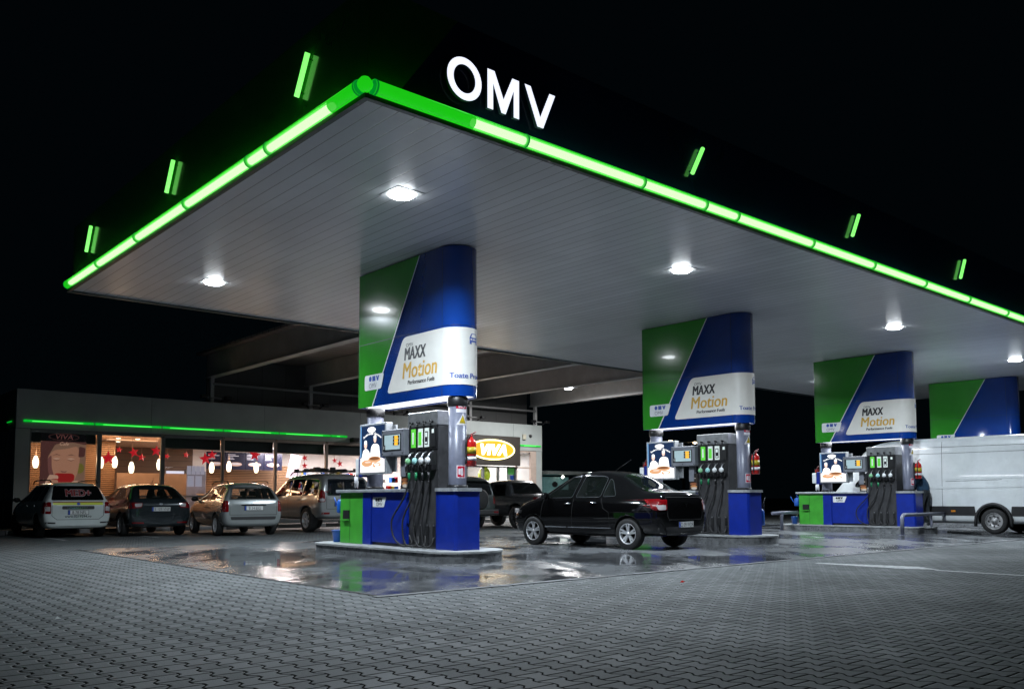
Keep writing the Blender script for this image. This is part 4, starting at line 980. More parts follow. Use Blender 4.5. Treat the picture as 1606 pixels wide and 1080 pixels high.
mb = MB(); c.proj(mb, rounded([(-.40, .77), (.40, .77), (.40, .86), (-.40, .86)], .03), 'b', .008, 0); c.put(mb, 'handle_bar', CLADD)
mb = MB(); btext(c, 'LOGAN MCV', 0, .79, .05, 0, .013, bold=.003, sx=1.9); btext(c, 'www.0219294.ro', 0, .555, .085, 1, .008, bold=.002, sx=1.1); c.put(mb, 'lettering', [CHROME, INK])
c.plate(.69, 'B 78 NFL'); c.wheel('steel', DGREY); c.rails(.5, 2.6, .58, 1.52)
mb = MB(); c.proj(mb, ell(.0, .915, .045, .035, 14), 'b', .01); c.put(mb, 'badge', BLUEINK)
c.lights(side=[rounded([(.05, .95), (.06, .66), (.24, .68), (.30, .95)], .03)], back=[rounded([(.66, .97), (.66, .65), (.84, .66), (.82, .96)], .03)], extra=[rounded([(.68, .84), (.68, .72), (.80, .72), (.80, .84)], .02)])
c.seams([[(-.64, .97), (-.64, .60), (-.52, .50), (.52, .50), (.64, .60), (.64, .97)]], 'b'); c.seams([[(1.03, .98), (1.0, .6), (1.3, .34)], [(1.95, .97), (1.95, .33)]]); c.mirrors(3.3, .99, BLACK); c.handles([(1.2, .86), (2.1, .85)])
mb = MB()
for sg in (-1, 1): c.proj(mb, rounded([(sg*.55, .43), (sg*.78, .44), (sg*.78, .40), (sg*.55, .39)], .01), 'b', .006)
c.proj(mb, [(-.6, .33), (.6, .33), (.6, .26), (-.6, .26)], 'b', .004); c.put(mb, 'bumper_slots', CLADD)
# ---- dark hatchback
KP = paintm('graphite_car_paint', (.022, .030, .034), .2, .3)
c = Car('parked_hatchback', 'dark graphite hatchback parked between the white estate and the silver estate', 'car', (9.15, 26.2, 0), rad(-2), 1.05, KP, std(4.25, 1.47, 1.78, 'hatch'), [(.82, .32, .2), (3.45, .32, .2)], 'cars parked in front of the shop', see=([[(.75, 1.03), (1.0, 1.32), (1.75, 1.38), (1.80, .99)], [(1.88, .99), (1.84, 1.38), (2.5, 1.33), (3.2, 1.02), (3.24, .97)]], [(-.56, 1.05), (.56, 1.05), (.47, 1.34), (-.47, 1.34)]))
c.glass = CLEAR
c.windows([[(.75, 1.03), (1.0, 1.32), (1.75, 1.38), (1.80, .99)], [(1.88, .99), (1.84, 1.38), (2.5, 1.33), (3.2, 1.02), (3.24, .97)]], trim=None)
mb = MB(); c.proj(mb, rounded([(-.60, 1.02), (.60, 1.02), (.50, 1.37), (-.50, 1.37)], .06), 'b', .005); c.put(mb, 'rear_window', CLEAR)
c.lights(side=[rounded([(.12, .95), (.10, .80), (.30, .84), (.42, .97)], .03)], back=[rounded([(.48, .93), (.52, .80), (.86, .78), (.84, .95)], .03)], extra=[rounded([(.50, .92), (.53, .83), (.68, .82), (.70, .91)], .02)])
c.plate(.76, 'B 109 VNP'); c.wheel('multi'); c.mirrors(3.15, .99); c.handles([(1.3, .88), (2.1, .87)])
mb = MB(); c.proj(mb, ell(0, .90, .05, .03, 12), 'b', .008); c.put(mb, 'badge', CHROME)
c.seams([[(-.62, .95), (-.60, .58), (.60, .58), (.62, .95)]], 'b')
mb = MB()
for sg in (-1, 1): c.proj(mb, rounded([(sg*.45, .40), (sg*.75, .41), (sg*.75, .37), (sg*.45, .36)], .01), 'b', .006)
c.put(mb, 'reflectors', TAILR); mb = MB(); mb.tube([(0, .9, 1.49), (0, .72, 1.66)], [.006, .003], 6); c.put(mb, 'aerial', BLACK)
# ---- silver estate
SP = paintm('silver_car_paint', (.34, .365, .36), .25, .5)
c = Car('parked_estate', 'silver estate car parked between the dark hatchback and the four by four', 'car', (11.2, 24.4, 0), rad(-7), 1.08, SP, std(4.03, 1.45, 1.68, 'estate'), [(.80, .30, .19), (3.25, .30, .19)], 'cars parked in front of the shop', see=([[(.45, 1.0), (.52, 1.30), (.95, 1.35), (1.0, .98)], [(1.06, .98), (1.02, 1.35), (1.55, 1.36), (1.60, .97)], [(1.68, .97), (1.64, 1.36), (2.25, 1.32), (2.95, 1.01), (2.98, .96)]], [(-.62, 1.0), (.62, 1.0), (.51, 1.32), (-.51, 1.32)]))
c.glass = CLEAR
c.windows([[(.45, 1.0), (.52, 1.30), (.95, 1.35), (1.0, .98)], [(1.06, .98), (1.02, 1.35), (1.55, 1.36), (1.60, .97)], [(1.68, .97), (1.64, 1.36), (2.25, 1.32), (2.95, 1.01), (2.98, .96)]])
mb = MB(); c.proj(mb, rounded([(-.66, .98), (.66, .98), (.54, 1.34), (-.54, 1.34)], .05), 'b', .005); c.put(mb, 'rear_window', CLEAR)
c.lights(side=[rounded([(.05, .96), (.05, .66), (.20, .66), (.24, .96)], .03)], back=[rounded([(.67, .96), (.67, .66), (.83, .66), (.79, .96)], .03)])
c.plate(.76, 'B 34 EJG'); c.wheel('multi'); c.mirrors(2.9, .98, BLACK); c.handles([(1.15, .86), (1.85, .85)]); c.rails(.5, 2.1, .55, 1.46)
mb = MB(); c.proj(mb, rounded([(-.62, .53), (.62, .53), (.60, .45), (-.60, .45)], .02), 'b', .012); c.put(mb, 'bumper_insert', CLADD)
mb = MB(); c.line(mb, [(-.34, .84), (.34, .84)], 'b', .012, .012); c.proj(mb, rounded([(-.02, .93), (.02, .93), (.03, .87), (-.03, .87)], .01), 'b', .01); c.put(mb, 'chrome_bar', CHROME)
c.seams([[(-.64, .95), (-.64, .58), (.64, .58), (.64, .95)]], 'b'); c.seams([[(1.62, .96), (1.62, .33)], [(1.03, .97), (1.05, .6), (1.2, .33)]])
mb = MB(); mb.tube([(0, .55, 1.45), (0, .50, 1.52)], [.012, .006], 6); c.put(mb, 'aerial', BLACK)
# ---- four by four with roof rack
VP = paintm('champagne_car_paint', (.30, .31, .31), .25, .4)
c = Car('parked_four_by_four', 'silver brown four by four with ladder rack on its roof beside the silver estate', 'car', (14.6, 24.8, 0), rad(-2), 1.06, VP, std(4.72, 1.80, 1.87, 'suv'), [(1.02, .38, .26), (3.80, .38, .26)], 'cars parked in front of the shop', see=([[(.35, 1.14), (.45, 1.60), (1.25, 1.64), (1.32, 1.13)], [(1.40, 1.13), (1.36, 1.64), (2.2, 1.64), (2.25, 1.12)], [(2.33, 1.12), (2.3, 1.64), (2.8, 1.58), (3.35, 1.16), (3.38, 1.11)]], [(-.66, 1.15), (.66, 1.15), (.58, 1.59), (-.58, 1.59)]))
c.glass = TINT
c.windows([[(.35, 1.14), (.45, 1.60), (1.25, 1.64), (1.32, 1.13)], [(1.40, 1.13), (1.36, 1.64), (2.2, 1.64), (2.25, 1.12)], [(2.33, 1.12), (2.3, 1.64), (2.8, 1.58), (3.35, 1.16), (3.38, 1.11)]])
mb = MB(); c.proj(mb, rounded([(-.70, 1.12), (.70, 1.12), (.62, 1.62), (-.62, 1.62)], .05), 'b', .005); c.put(mb, 'rear_window', TINT)
c.lights(side=[rounded([(.05, 1.25), (.06, .92), (.26, .94), (.20, 1.32)], .03)], back=[rounded([(.76, 1.25), (.76, .93), (.92, .93), (.88, 1.25)], .03)], extra=[rounded([(.78, 1.03), (.78, .95), (.89, .95), (.89, 1.03)], .02)])
c.plate(.86, 'B 86 TLC', x=-.2); c.wheel('six'); c.mirrors(3.3, 1.14, BLACK); c.handles([(1.5, 1.0), (2.42, 1.0)])
mb = MB()
for sg in (-1, 1): c.proj(mb, rounded([(sg*.62, .62), (sg*.85, .62), (sg*.85, .56), (sg*.62, .56)], .01), 'b', .008)
c.put(mb, 'reflectors', TAILR)
c.seams([[(-.72, 1.1), (-.72, .72), (.72, .72), (.72, 1.1)]], 'b'); c.seams([[(2.29, 1.1), (2.28, .45)], [(1.36, 1.1), (1.34, .8), (1.5, .45)]])
rk = c
mb = MB()
for sg in (-1, 1): mb.tube([(sg*.66, .5, 1.80), (sg*.66, .6, 1.87), (sg*.66, 2.5, 1.87), (sg*.66, 2.65, 1.78)], .018, 8)
for y in (.8, 1.5, 2.2): mb.tube([(-.75, y, 1.90), (.75, y, 1.90)], .02, 8); mb.box(-.74, -.6, y-.05, y+.05, 1.86, 1.97, 0, bev=.015); mb.box(.6, .74, y-.05, y+.05, 1.86, 1.97, 0, bev=.015); mb.box(-.2, -.05, y-.06, y+.06, 1.9, 2.0, 0, bev=.015)
for sx in (-.35, .25): mb.tube([(sx, .65, 1.93), (sx, 2.4, 1.94)], .025, 8)
mb.box(-.4, -.28, 1.3, 1.6, 1.9, 2.02, 0, bev=.02)
c.put(mb, 'roof_rack', BLACK)
# ---- dark jeep and pickup near the shop entrance
JP = paintm('green_black_paint', (.035, .045, .042), .25)
c = Car('parked_jeep', 'dark green jeep half hidden by the nearest end cabinet', 'car', (19.25, 24.0, 0), rad(0), 1.05, JP, std(4.5, 1.80, 1.86, 'suv'), [(1.0, .40, .26), (3.65, .40, .26)], 'cars parked in front of the shop')
c.windows([[(.35, 1.14), (.45, 1.60), (1.25, 1.64), (1.32, 1.13)], [(1.40, 1.13), (1.36, 1.64), (2.2, 1.64), (2.25, 1.12)]])
mb = MB(); c.proj(mb, rounded([(-.70, 1.15), (.70, 1.15), (.62, 1.62), (-.62, 1.62)], .05), 'b', .005); c.put(mb, 'rear_window', GLASS)
c.lights(back=[rounded([(.76, 1.1), (.76, .85), (.90, .85), (.88, 1.1)], .03)]); c.wheel('six'); c.plate(.8, 'B 12 RVD', x=-.3)
mb = MB(); mb.box(-.9, .9, -.12, .0, .48, .66, 0, bev=.03); c.put(mb, 'bumper', CLADD); mb = MB(); mb.box(.66, .86, -.128, -.121, .54, .60); mb.box(-.86, -.66, -.128, -.121, .54, .60); c.put(mb, 'reflectors', TAILR)
mb = MB(); mb.lathe([(.30, -.0), (.34, -.05), (.34, -.16), (.28, -.2), (.001, -.2)], (.1, .03, 1.0), 'y', 28); c.put(mb, 'spare_wheel', TYRE)
PP = paintm('dark_pickup_paint', (.05, .055, .06), .22, .3)
c = Car('parked_pickup', 'dark grey double cab pickup parked in front of the glowing shop entrance', 'pickup', (21.95, 22.75, 0), rad(-1), 1.04, PP, std(5.1, 1.70, 1.83, 'pickup'), [(1.15, .39, .26), (4.15, .39, .26)], 'cars parked in front of the shop', arch=1.2)
c.windows([[(1.80, 1.13), (1.90, 1.55), (2.55, 1.56), (2.60, 1.12)], [(2.70, 1.12), (2.66, 1.56), (3.1, 1.50), (3.65, 1.14), (3.68, 1.10)]])
mb = MB(); c.proj(mb, rounded([(-.66, 1.20), (.66, 1.20), (.56, 1.60), (-.56, 1.60)], .05), 'b', .005); c.put(mb, 'rear_window', GLASS)
c.lights(side=[rounded([(.04, 1.08), (.05, .80), (.16, .80), (.24, 1.07)], .02)], back=[rounded([(.80, 1.08), (.80, .80), (.91, .80), (.89, 1.08)], .02)], extra=[rounded([(.81, .93), (.81, .86), (.90, .86), (.90, .93)], .02)])
c.wheel('multi', DGREY); c.handles([(2.0, 1.0), (2.85, .99)]); c.seams([[(1.62, 1.1), (1.60, .5)], [(2.65, 1.1), (2.64, .5)]]); c.plate(.72, 'B 41 HLX')
mb = MB(); mb.box(-.85, .85, -.1, .02, .5, .62, 0, bev=.03); c.put(mb, 'bumper', CHROME)
# ---- white van
VW = paintm('white_van_paint', (.80, .84, .84), .28)
c = Car('delivery_van', 'long white high roof van with black lower trim at the right edge', 'van', (28.88, 8.5, 0), rad(0), 1.07, VW, std(6.72, 2.76, 2.06, 'van'), [(1.60, .352, .24), (5.35, .352, .24)], sub=3, arch=1.16)
for ax in 'lr':
    for q in ([(.1, .50), (1.15, .50), (1.12, .76), (.1, .76)], [(2.05, .50), (4.85, .50), (4.85, .76), (2.08, .76)]):
        mb = MB(); c.proj(mb, q, ax, .012, 0, .2); c.put(mb, 'side_trim', CLADD)

for wy, _, _ in c.wheels:
    mb = MB()
    for sg in (-1, 1):
        P = [(sg*(c.wx+.005), wy+.46*math.cos(t), .36+.46*math.sin(t)) for t in [math.pi*(k/16) for k in range(17)]]; mb.tube([(sg*(c.wx+.005), wy+.47, .2)]+P+[(sg*(c.wx+.005), wy-.47, .2)], .045, 8)
    c.put(mb, 'wheel_arch_trim', CLADD)
c.seams([[(2.95, 2.62), (2.95, .36)], [(4.2, 2.5), (4.2, .36)], [(.1, 2.28), (4.6, 2.28)], [(.1, 2.45), (4.6, 2.47)], [(1.35, 1.50), (2.85, 1.47)]])
mb = MB()
for ax in 'lr': c.line(mb, [(.15, 1.32), (4.6, 1.28)], ax, .03, .012, 0, .3); c.line(mb, [(.15, 1.55), (2.9, 1.55)], ax, .015, .008, 0, .3)
c.put(mb, 'swage', VW)
mb = MB(); c.proj(mb, [(2.6, .60), (2.72, .60), (2.72, .65), (2.6, .65)], 'l', .018); c.put(mb, 'side_marker', mat('amber', (.7, .25, .02), .3, var=0))
c.windows([[(4.4, 1.35), (4.4, 2.0), (5.05, 1.95), (5.6, 1.45), (5.62, 1.33)]], 'cab_window')
mb = MB(); c.proj(mb, rounded([(-.80, 5.55), (.80, 5.55), (.78, 6.15), (-.78, 6.15)], .06), 't', .006); c.put(mb, 'windscreen', GLASS)
c.wheel('steel', mat('steel_wheel', (.38, .38, .38), .4, metal=.6, var=.25)); c.mirrors(5.35, 1.45, BLACK); c.plate(.6, 'B 55 TRS', w=.5)
c.lights(back=[rounded([(.90, 1.6), (.90, 1.0), (1.0, 1.0), (.98, 1.6)], .02)])
# ================================================================= PERSON
pn = thing('person', 'person in dark blue hooded jacket bending by the white van, refuelling', 'person', (27.36, 12.0, .2))
pn.scale = (1.1, 1.1, 1.1); mdn = mat('jacket_navy', (.012, .045, .09), .7, var=.2, vs=9, bump=.2); jn = mat('trousers_dark', (.02, .025, .03), .8, var=.2); sk = mat('skin', (.45, .26, .19), .5, var=.05)
# pelvis, spine, neck, head, arms, legs; facing -x/+y, leaning forward
V = [(0, 0, .95), (-.02, .05, 1.12), (-.06, .14, 1.32), (-.09, .20, 1.44), (-.11, .26, 1.53), (-.12, .31, 1.64),
     (-.27, .12, 1.38), (-.34, .20, 1.12), (-.30, .42, 1.00), (-.29, .50, .98), (.13, .22, 1.38), (.20, .26, 1.12), (.04, .46, 1.02), (-.02, .52, 1.00),
     (-.10, .01, .88), (-.12, .07, .50), (-.13, .02, .10), (-.14, .13, .035), (.10, -.01, .88), (.13, .02, .50), (.14, -.07, .10), (.14, .04, .035)]
Ed = [(0, 1), (1, 2), (2, 3), (3, 4), (4, 5), (2, 6), (6, 7), (7, 8), (8, 9), (2, 10), (10, 11), (11, 12), (12, 13), (0, 14), (14, 15), (15, 16), (16, 17), (0, 18), (18, 19), (19, 20), (20, 21)]
Rr = [.15, .15, .17, .085, .06, .085, .085, .06, .042, .03, .085, .06, .042, .03, .105, .07, .05, .045, .105, .07, .05, .045]
body = skin_body('body', V, Ed, Rr, jn, pn, (27.36, 12.0, .2))
Vj = [(0, 0, .90), (-.02, .05, 1.12), (-.06, .14, 1.33), (-.10, .20, 1.45), (-.27, .12, 1.38), (-.34, .20, 1.12), (-.31, .38, 1.02), (.13, .22, 1.38), (.20, .26, 1.12), (.07, .42, 1.04)]
skin_body('jacket', Vj, [(0, 1), (1, 2), (2, 3), (2, 4), (4, 5), (5, 6), (2, 7), (7, 8), (8, 9)], [.19, .19, .195, .11, .105, .078, .06, .105, .078, .06], mdn, pn, (27.36, 12.0, .2))
mb = MB(); mb.lathe([(.001, -.135), (.06, -.125), (.10, -.05), (.125, .02), (.12, .09), (.07, .14), (.001, .15)], (0, 0, 0), n=16)
Rt = Matrix.Translation((27.24, 12.28, 1.84)) @ Matrix.Rotation(rad(25), 4, 'X') @ Matrix.Rotation(rad(35), 4, 'Z')
mb.v = [tuple(Rt @ Vector((v[0], v[1]*1.1, v[2]))) for v in mb.v]; mb.build('hood', mdn, pn)
mb = MB(); mb.lathe([(.001, -.11), (.05, -.105), (.078, -.04), (.085, .03), (.06, .10), (.001, .12)], (0, 0, 0), n=14)
mb.v = [tuple(Rt @ Vector((v[0]-.02, v[1]+.06, v[2]-.01))) for v in mb.v]
q = [Rt @ Vector((-.02, .15, -.01)), Rt @ Vector((-.02, .175, -.03))]; mb.tube(q, [.014, .018], 6); mb.build('face', sk, pn)
for hx, hy, hz, sg in ((27.07, 12.50, 1.18, -1), (27.34, 12.52, 1.20, 1)):
    vs = [(0, 0, 0), (0, .05, 0)]; ed = [(0, 1)]; rr_ = [.026, .032]
    mb = MB(); mb.tube([(hx, hy, hz), (hx, hy+.05, hz-.005), (hx, hy+.08, hz-.01)], [.024, .036, .03], 10)
    for f in range(4):
        ox = (f-1.5)*.019; L = (.9, 1., .95, .75)[f]
        mb.tube([(hx+ox, hy+.075, hz-.005), (hx+ox, hy+.075+.035*L, hz-.01), (hx+ox, hy+.09+.035*L, hz-.035*L), (hx+ox, hy+.08+.02*L, hz-.055*L)], [.0095, .009, .008, .007], 6)
    mb.tube([(hx-sg*.03, hy+.02, hz), (hx-sg*.05, hy+.05, hz-.02), (hx-sg*.04, hy+.085, hz-.035)], [.012, .010, .008], 6)
    mb.build('hand', sk, pn)

# ================================================================= SHOP
SY, SX0, SX1, SZ = 32.3, 6.5, 30.17, 4.74
FASC = mat('fascia_metal', (.36, .39, .38), .42, metal=.1, var=.1, vs=.8)
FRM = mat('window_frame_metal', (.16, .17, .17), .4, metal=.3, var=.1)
FRW = mat('window_frame_glow_tint', (.42, .33, .28), .45, var=.1)  # frame colour with the warm shop glow painted in
shop = thing('shop_building', 'long low station shop with grey parapet, thin green light strip and glowing windows', 'building', (SX0, SY, 0))
mb = MB()
xj = [SX0, 10.85, 15.2, 19.55, 23.9, 28.25, SX1]
for a, b in zip(xj, xj[1:]): mb.box(a+.006, b-.006, SY, SY+.14, 3.44, SZ, 0, bev=.006)
mb.box(SX0+.01, SX1-.01, SY+.02, SY+.2, 3.43, SZ-.02, 1)
mb.build('parapet', [FASC, mat('gap_dark', (.02, .02, .02), .8, var=0)], shop)
mb = MB(); mb.box(SX0, SX0+.14, SY+.15, SY+12, 3.44, SZ, 0); mb.box(SX0+.02, SX0+.09, SY+.16, SY+12, .1, 3.43, 2)
for y in (SY+1.4, SY+4.2, SY+7., SY+9.8): mb.box(SX0+.01, SX0+.13, y, y+.12, .1, 3.44, 1)
mb.build('side_wall', [mat('side_metal', (.12, .14, .13), .5, var=.1), FRM, mat('tinted_glazing', (.01, .012, .014), .06, var=0)], shop)
mb = MB(); mb.box(SX1-.14, SX1, SY+.15, SY+12, .1, SZ, 0); mb.box(SX0+.15, SX1-.15, SY+11.9, SY+12, .1, SZ, 0); mb.build('rear_wall', FASC, shop)
mb = MB(); mb.box(SX0+.15, SX1-.15, SY+.21, SY+11.8, 4.3, 4.4); mb.build('roof', mat('roof_felt', (.05, .05, .05), .8), shop)
mb = MB(); mb.box(SX0+.01, 6.93, SY+.01, SY+.16, .12, 3.429, 0); mb.build('pilaster', FASC, shop)
mb = MB(); mb.box(29.78, SX1-.01, SY+.01, SY+.16, .12, 3.429, 0); mb.build('pilaster', FASC, shop)
mb = MB(); mb.box(6.93, 29.78, SY+.03, SY+.12, .12, .55, 0); mb.build('plinth', FRM, shop)
# light strips
GST = mat('green_strip', (.02, .3, .04), .4, em=(.0, .75, .04), es=.55, var=0); GSB = mat('green_strip_core', (.1, .6, .1), .4, em=(.08, 1., .12), es=1.0, var=0)
for a, b in ((6.72, 8.9), (8.95, 11.2), (11.25, 13.5), (13.55, 15.8), (15.85, 18.1), (18.15, 18.9), (28.65, 30.05)):
    mb = MB(); mb.box(a, b, SY-.06, SY-.003, 3.645, 3.725, 0, bev=.015); mb.box(a+.25, b-.35, SY-.066, SY-.0605, 3.66, 3.695, 1); mb.build('light_strip', [GST, GSB], shop)
mb = MB(); mb.tube([(SX0-.03, SY+.5, 3.68), (SX0-.03, SY+1.1, 3.68)], .02, 8); mb.build('light_strip', GST, shop)
# windows : bays with frame and pane
PANE = mat('window_pane', (.02, .02, .02), .02, spec=.6, alpha=.14, var=0)
BLIND = mat('roller_blind', (.04, .07, .072), .6, var=.1)
mul = [6.93, 9.1, 11.28, 13.56, 15.72, 17.99, 20.2, 22.3, 24.3]
for i in range(len(mul)-1):
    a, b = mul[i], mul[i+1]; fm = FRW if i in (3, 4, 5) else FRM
    mb = MB(); q = .09 if i in (1, 2) else .05
    mb.box(a, a+q, SY+.02, SY+.13, .55, 3.37, 0); mb.box(b-.05, b, SY+.02, SY+.13, .55, 3.37, 0)
    mb.box(a+q, b-.05, SY+.02, SY+.13, 3.32, 3.429, 0); mb.box(a+q, b-.05, SY+.02, SY+.13, .55, .62, 0); mb.box(a+q, b-.05, SY+.02, SY+.1, 1.15, 1.21, 0)
    f = mb.build('window', [fm], shop)
    mb = MB(); mb.box(a+q, b-.05, SY+.07, SY+.078, .62, 3.32); mb.build('pane', PANE, f)
    if i not in (1,):
        zb_ = {0: 3.02, 2: 2.96}.get(i, 2.93); mb = MB(); mb.box(a+q+.02, b-.07, SY+.16, SY+.18, zb_, 3.36, 0); mb.box(a+q+.02, b-.07, SY+.155, SY+.185, zb_-.03, zb_, 1); mb.build('blind', [BLIND, FRW], f)
for i, (a, b, zt_) in enumerate(((24.3, 25.35, 2.62), (25.35, 26.35, 2.62), (26.35, 27.3, 2.62), (27.3, 28.45, 2.62), (28.45, 29.45, 3.42))):
    mb = MB(); mb.box(a, a+.06, SY+.02, SY+.13, .12, zt_, 0); mb.box(b-.05, b, SY+.02, SY+.13, .12, zt_, 0); mb.box(a+.06, b-.05, SY+.02, SY+.13, zt_-.06, zt_, 0)
    if i == 4: mb.box(a+.06, b-.05, SY+.02, SY+.13, 2.56, 2.62, 0)
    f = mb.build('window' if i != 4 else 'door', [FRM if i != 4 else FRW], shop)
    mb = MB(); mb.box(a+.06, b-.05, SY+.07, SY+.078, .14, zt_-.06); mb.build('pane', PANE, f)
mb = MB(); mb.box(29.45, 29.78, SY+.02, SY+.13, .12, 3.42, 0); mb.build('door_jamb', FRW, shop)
# interior
SF = mat('shop_floor', (.5, .47, .43), .3, var=.1)
mb = MB(); mb.box(SX0+.15, SX1-.15, SY+.1, SY+11.8, .06, .13); mb.build('floor', SF, shop)
WOODC = plank_mat('wood_ceiling', (.75, .48, .32), .16, 1, rough=.5)
mb = MB(); mb.add([(SX0+.2, SY+.2, 3.36), (15.6, SY+.2, 3.36), (15.6, SY+9, 3.36), (SX0+.2, SY+9, 3.36)], [(0, 3, 2, 1)]); mb.build('wood_ceiling', WOODC, shop)
mb = MB(); mb.add([(15.6, SY+.2, 3.36), (SX1-.15, SY+.2, 3.36), (SX1-.15, SY+9, 3.36), (15.6, SY+9, 3.36)], [(0, 3, 2, 1)]); mb.build('white_ceiling', mat('ceiling_white', (.75, .75, .75), .6), shop)
BROWN = plank_mat('brown_wall_boards', (.155, .095, .065), .28, 2, rough=.6)
mb = MB(); mb.box(SX0+.2, 15.3, SY+7.6, SY+7.7, .13, 3.36); mb.build('back_wall', BROWN, shop)
mb = MB(); mb.box(15.3, SX1-.2, SY+7.6, SY+7.7, .13, 3.36); mb.build('white_back_wall', mat('wall_white', (.82, .78, .76), .6, var=.05), shop)
SLAT = plank_mat('wood_slats', (.36, .20, .10), .075, 2, rough=.5, groove=.03)
mb = MB(); mb.box(7.0, 10.6, SY+3.2, SY+3.26, .9, 3.3); mb.build('slat_screen', SLAT, shop)
mb = MB(); mb.box(15.0, 18.9, SY+5.2, SY+5.26, 1.2, 2.6); mb.build('slat_screen', SLAT, shop)
mb = MB(); mb.box(10.62, 13.3, SY+3.0, SY+3.05, .13, 2.1, 0); mb.build('partition', mat('partition_tan', (.30, .20, .14), .6, var=.1), shop)
# inner door and notices
mb = MB(); mb.box(14.1, 14.9, SY+7.55, SY+7.59, .13, 2.35, 0); mb.box(15.0, 15.9, SY+7.55, SY+7.59, .13, 2.35, 1); mb.box(14.95, 15.0, SY+7.5, SY+7.6, .13, 2.4, 2)
mb.build('inner_door', [emc('bright_doorway', (.75, .8, 1.), .9), mat('door_lilac', (.3, .3, .38), .5), FRM], shop)
nt = thing('notice_sheets', 'pale sheets of paper taped in the shop window by the brown wall', 'notice', (12.8, SY+.3, 1.8))
mb = MB()
for k in range(4): mb.box(12.28+k*.17, 12.43+k*.17, SY+.25, SY+.255, 2.0, 2.32, 0)
for k in range(2): mb.box(12.3+k*.3, 12.55+k*.3, SY+.25, SY+.255, 1.55, 1.95, 0)
mb.build('sheets', emc('paper', (.6, .6, .75), .5), nt)
# serving counter and oven
ct = thing('serving_counter', 'wooden serving counter with a coffee machine under the menu boards', 'counter', (16.5, SY+2.6, .13))
mb = MB(); mb.box(13.9, 18.2, SY+2.6, SY+3.3, .13, 1.25, 0); mb.build('base', SLAT, ct)
mb = MB(); mb.box(13.85, 18.25, SY+2.55, SY+3.35, 1.2501, 1.30); mb.build('top', mat('counter_top', (.6, .5, .42), .3), ct)
mb = MB(); mb.box(15.6, 16.2, SY+2.7, SY+3.2, 1.301, 1.75, 0, bev=.03); mb.box(16.3, 16.7, SY+2.7, SY+3.2, 1.301, 1.65, 1, bev=.05); mb.build('coffee_machine', [STEEL, BLACK], ct)
# menu boards
mn = thing('menu_boards', 'row of dark blue menu boards showing sandwiches above the shop counter', 'menu board', (17, SY+4.6, 2.5))
MBL = emc('menu_navy', (.006, .008, .03), .5); MW = emc('menu_white', (.6, .6, .7), .6); MBR = emc('menu_bread', (.6, .42, .35), .6)
for k in range(4):
    a = 14.75+k*.88; mb = MB(); mb.box(a, a+.86, SY+4.6, SY+4.64, 2.36, 3.12, 0)
    mf = lambda u, v, w: (a+u, SY+4.599-w, 2.36+v)
    mb.prism(ell(.42, .24, .30, .085, 16), mf, 0.001, .002, 2); mb.prism(ell(.42, .26, .24, .035, 14), mf, .003, .004, 1)
    for q, (u, v, l) in enumerate(((.06, .66, .35), (.06, .60, .5), (.06, .52, .25), (.06, .46, .3))): mb.prism(rect(u, u+l, v-.012, v+.014), mf, .001, .002, 1)
    mb.build('board', [MBL, MW, MBR], mn)
ht = thing('hanging_banner', 'slanted pale banner hanging beside the menu boards', 'banner', (18.7, SY+4.4, 2.6))
mb = MB(); mb.prism([(18.35, 2.05), (18.85, 2.05), (19.15, 3.05), (18.6, 3.1)], lambda u, v, w: (u, w, v), SY+4.4, SY+4.42); mb.build('cloth', mat('banner_lilac', (.3, .25, .3), .6, var=.3, vs=6), ht)
# pendants and paper stars
GLOW = emc('pendant_glow', (1., .86, .62), 4.)
pend = [(7.42, 2.38), (7.78, 2.45), (8.69, 2.21), (9.54, 2.41), (10.02, 2.44), (10.61, 2.25), (11.62, 2.39), (12.19, 2.55), (13.64, 2.31), (14.34, 2.37), (15.49, 2.35)]
pend = [(a, b) for a, b in pend if abs(a-12.19) > .01]
wh = ['at the left corner', 'over the woman poster, left', 'over the woman poster, right', 'beside the big red star', 'right of the big red star', 'hanging lowest in the second window', 'at the end of the second window', 'alone in the third window', 'before the menu boards, left', 'before the menu boards, right']
for i, (x, z) in enumerate(pend):
    y = 33.6; t = thing('pendant_lamp', 'glowing white pendant lamp %s' % wh[i], 'pendant lamp', (x, y, z), 'glowing pendant lamps in the shop')
    mb = MB(); mb.lathe([(.045, -.21), (.075, -.17), (.098, -.05), (.095, .05), (.06, .17), (.035, .21)], (x, y, z), n=16); mb.build('shade', GLOW, t)
    if i in (0, 2, 4, 6, 8, 9):
        l = bpy.data.lights.new('pendant_light', 'POINT'); l.energy = 22; l.color = (1., .62, .34); l.shadow_soft_size = .12
        lo = bpy.data.objects.new('pendant_light', l); COL.objects.link(lo); lo.parent = t; lo.location = (0, 0, -.28 if i % 2 else .3)
    mb = MB(); mb.tube([(x, y, z+.21), (x+random.uniform(-.03, .03), y, z+.4), (x+random.uniform(-.04, .04), y, 3.35)], .006, 5); mb.build('cord', mat('cord', (.4, .3, .25), .6, var=0), t)
SR = emc('star_red', (.75, .01, .03), .55)
stars = [(9.62, 2.55, .27), (9.98, 2.86, .13), (10.49, 2.78, .20), (10.77, 2.61, .16), (11.29, 2.86, .22), (11.69, 2.68, .12), (12.4, 2.75, .13), (13.14, 2.62, .26), (13.41, 2.78, .2), (15.15, 2.83, .26), (17.34, 2.77, .15), (17.34, 2.45, .15), (18.74, 2.7, .14), (18.99, 2.57, .16), (25.5, 2.55, .2)]
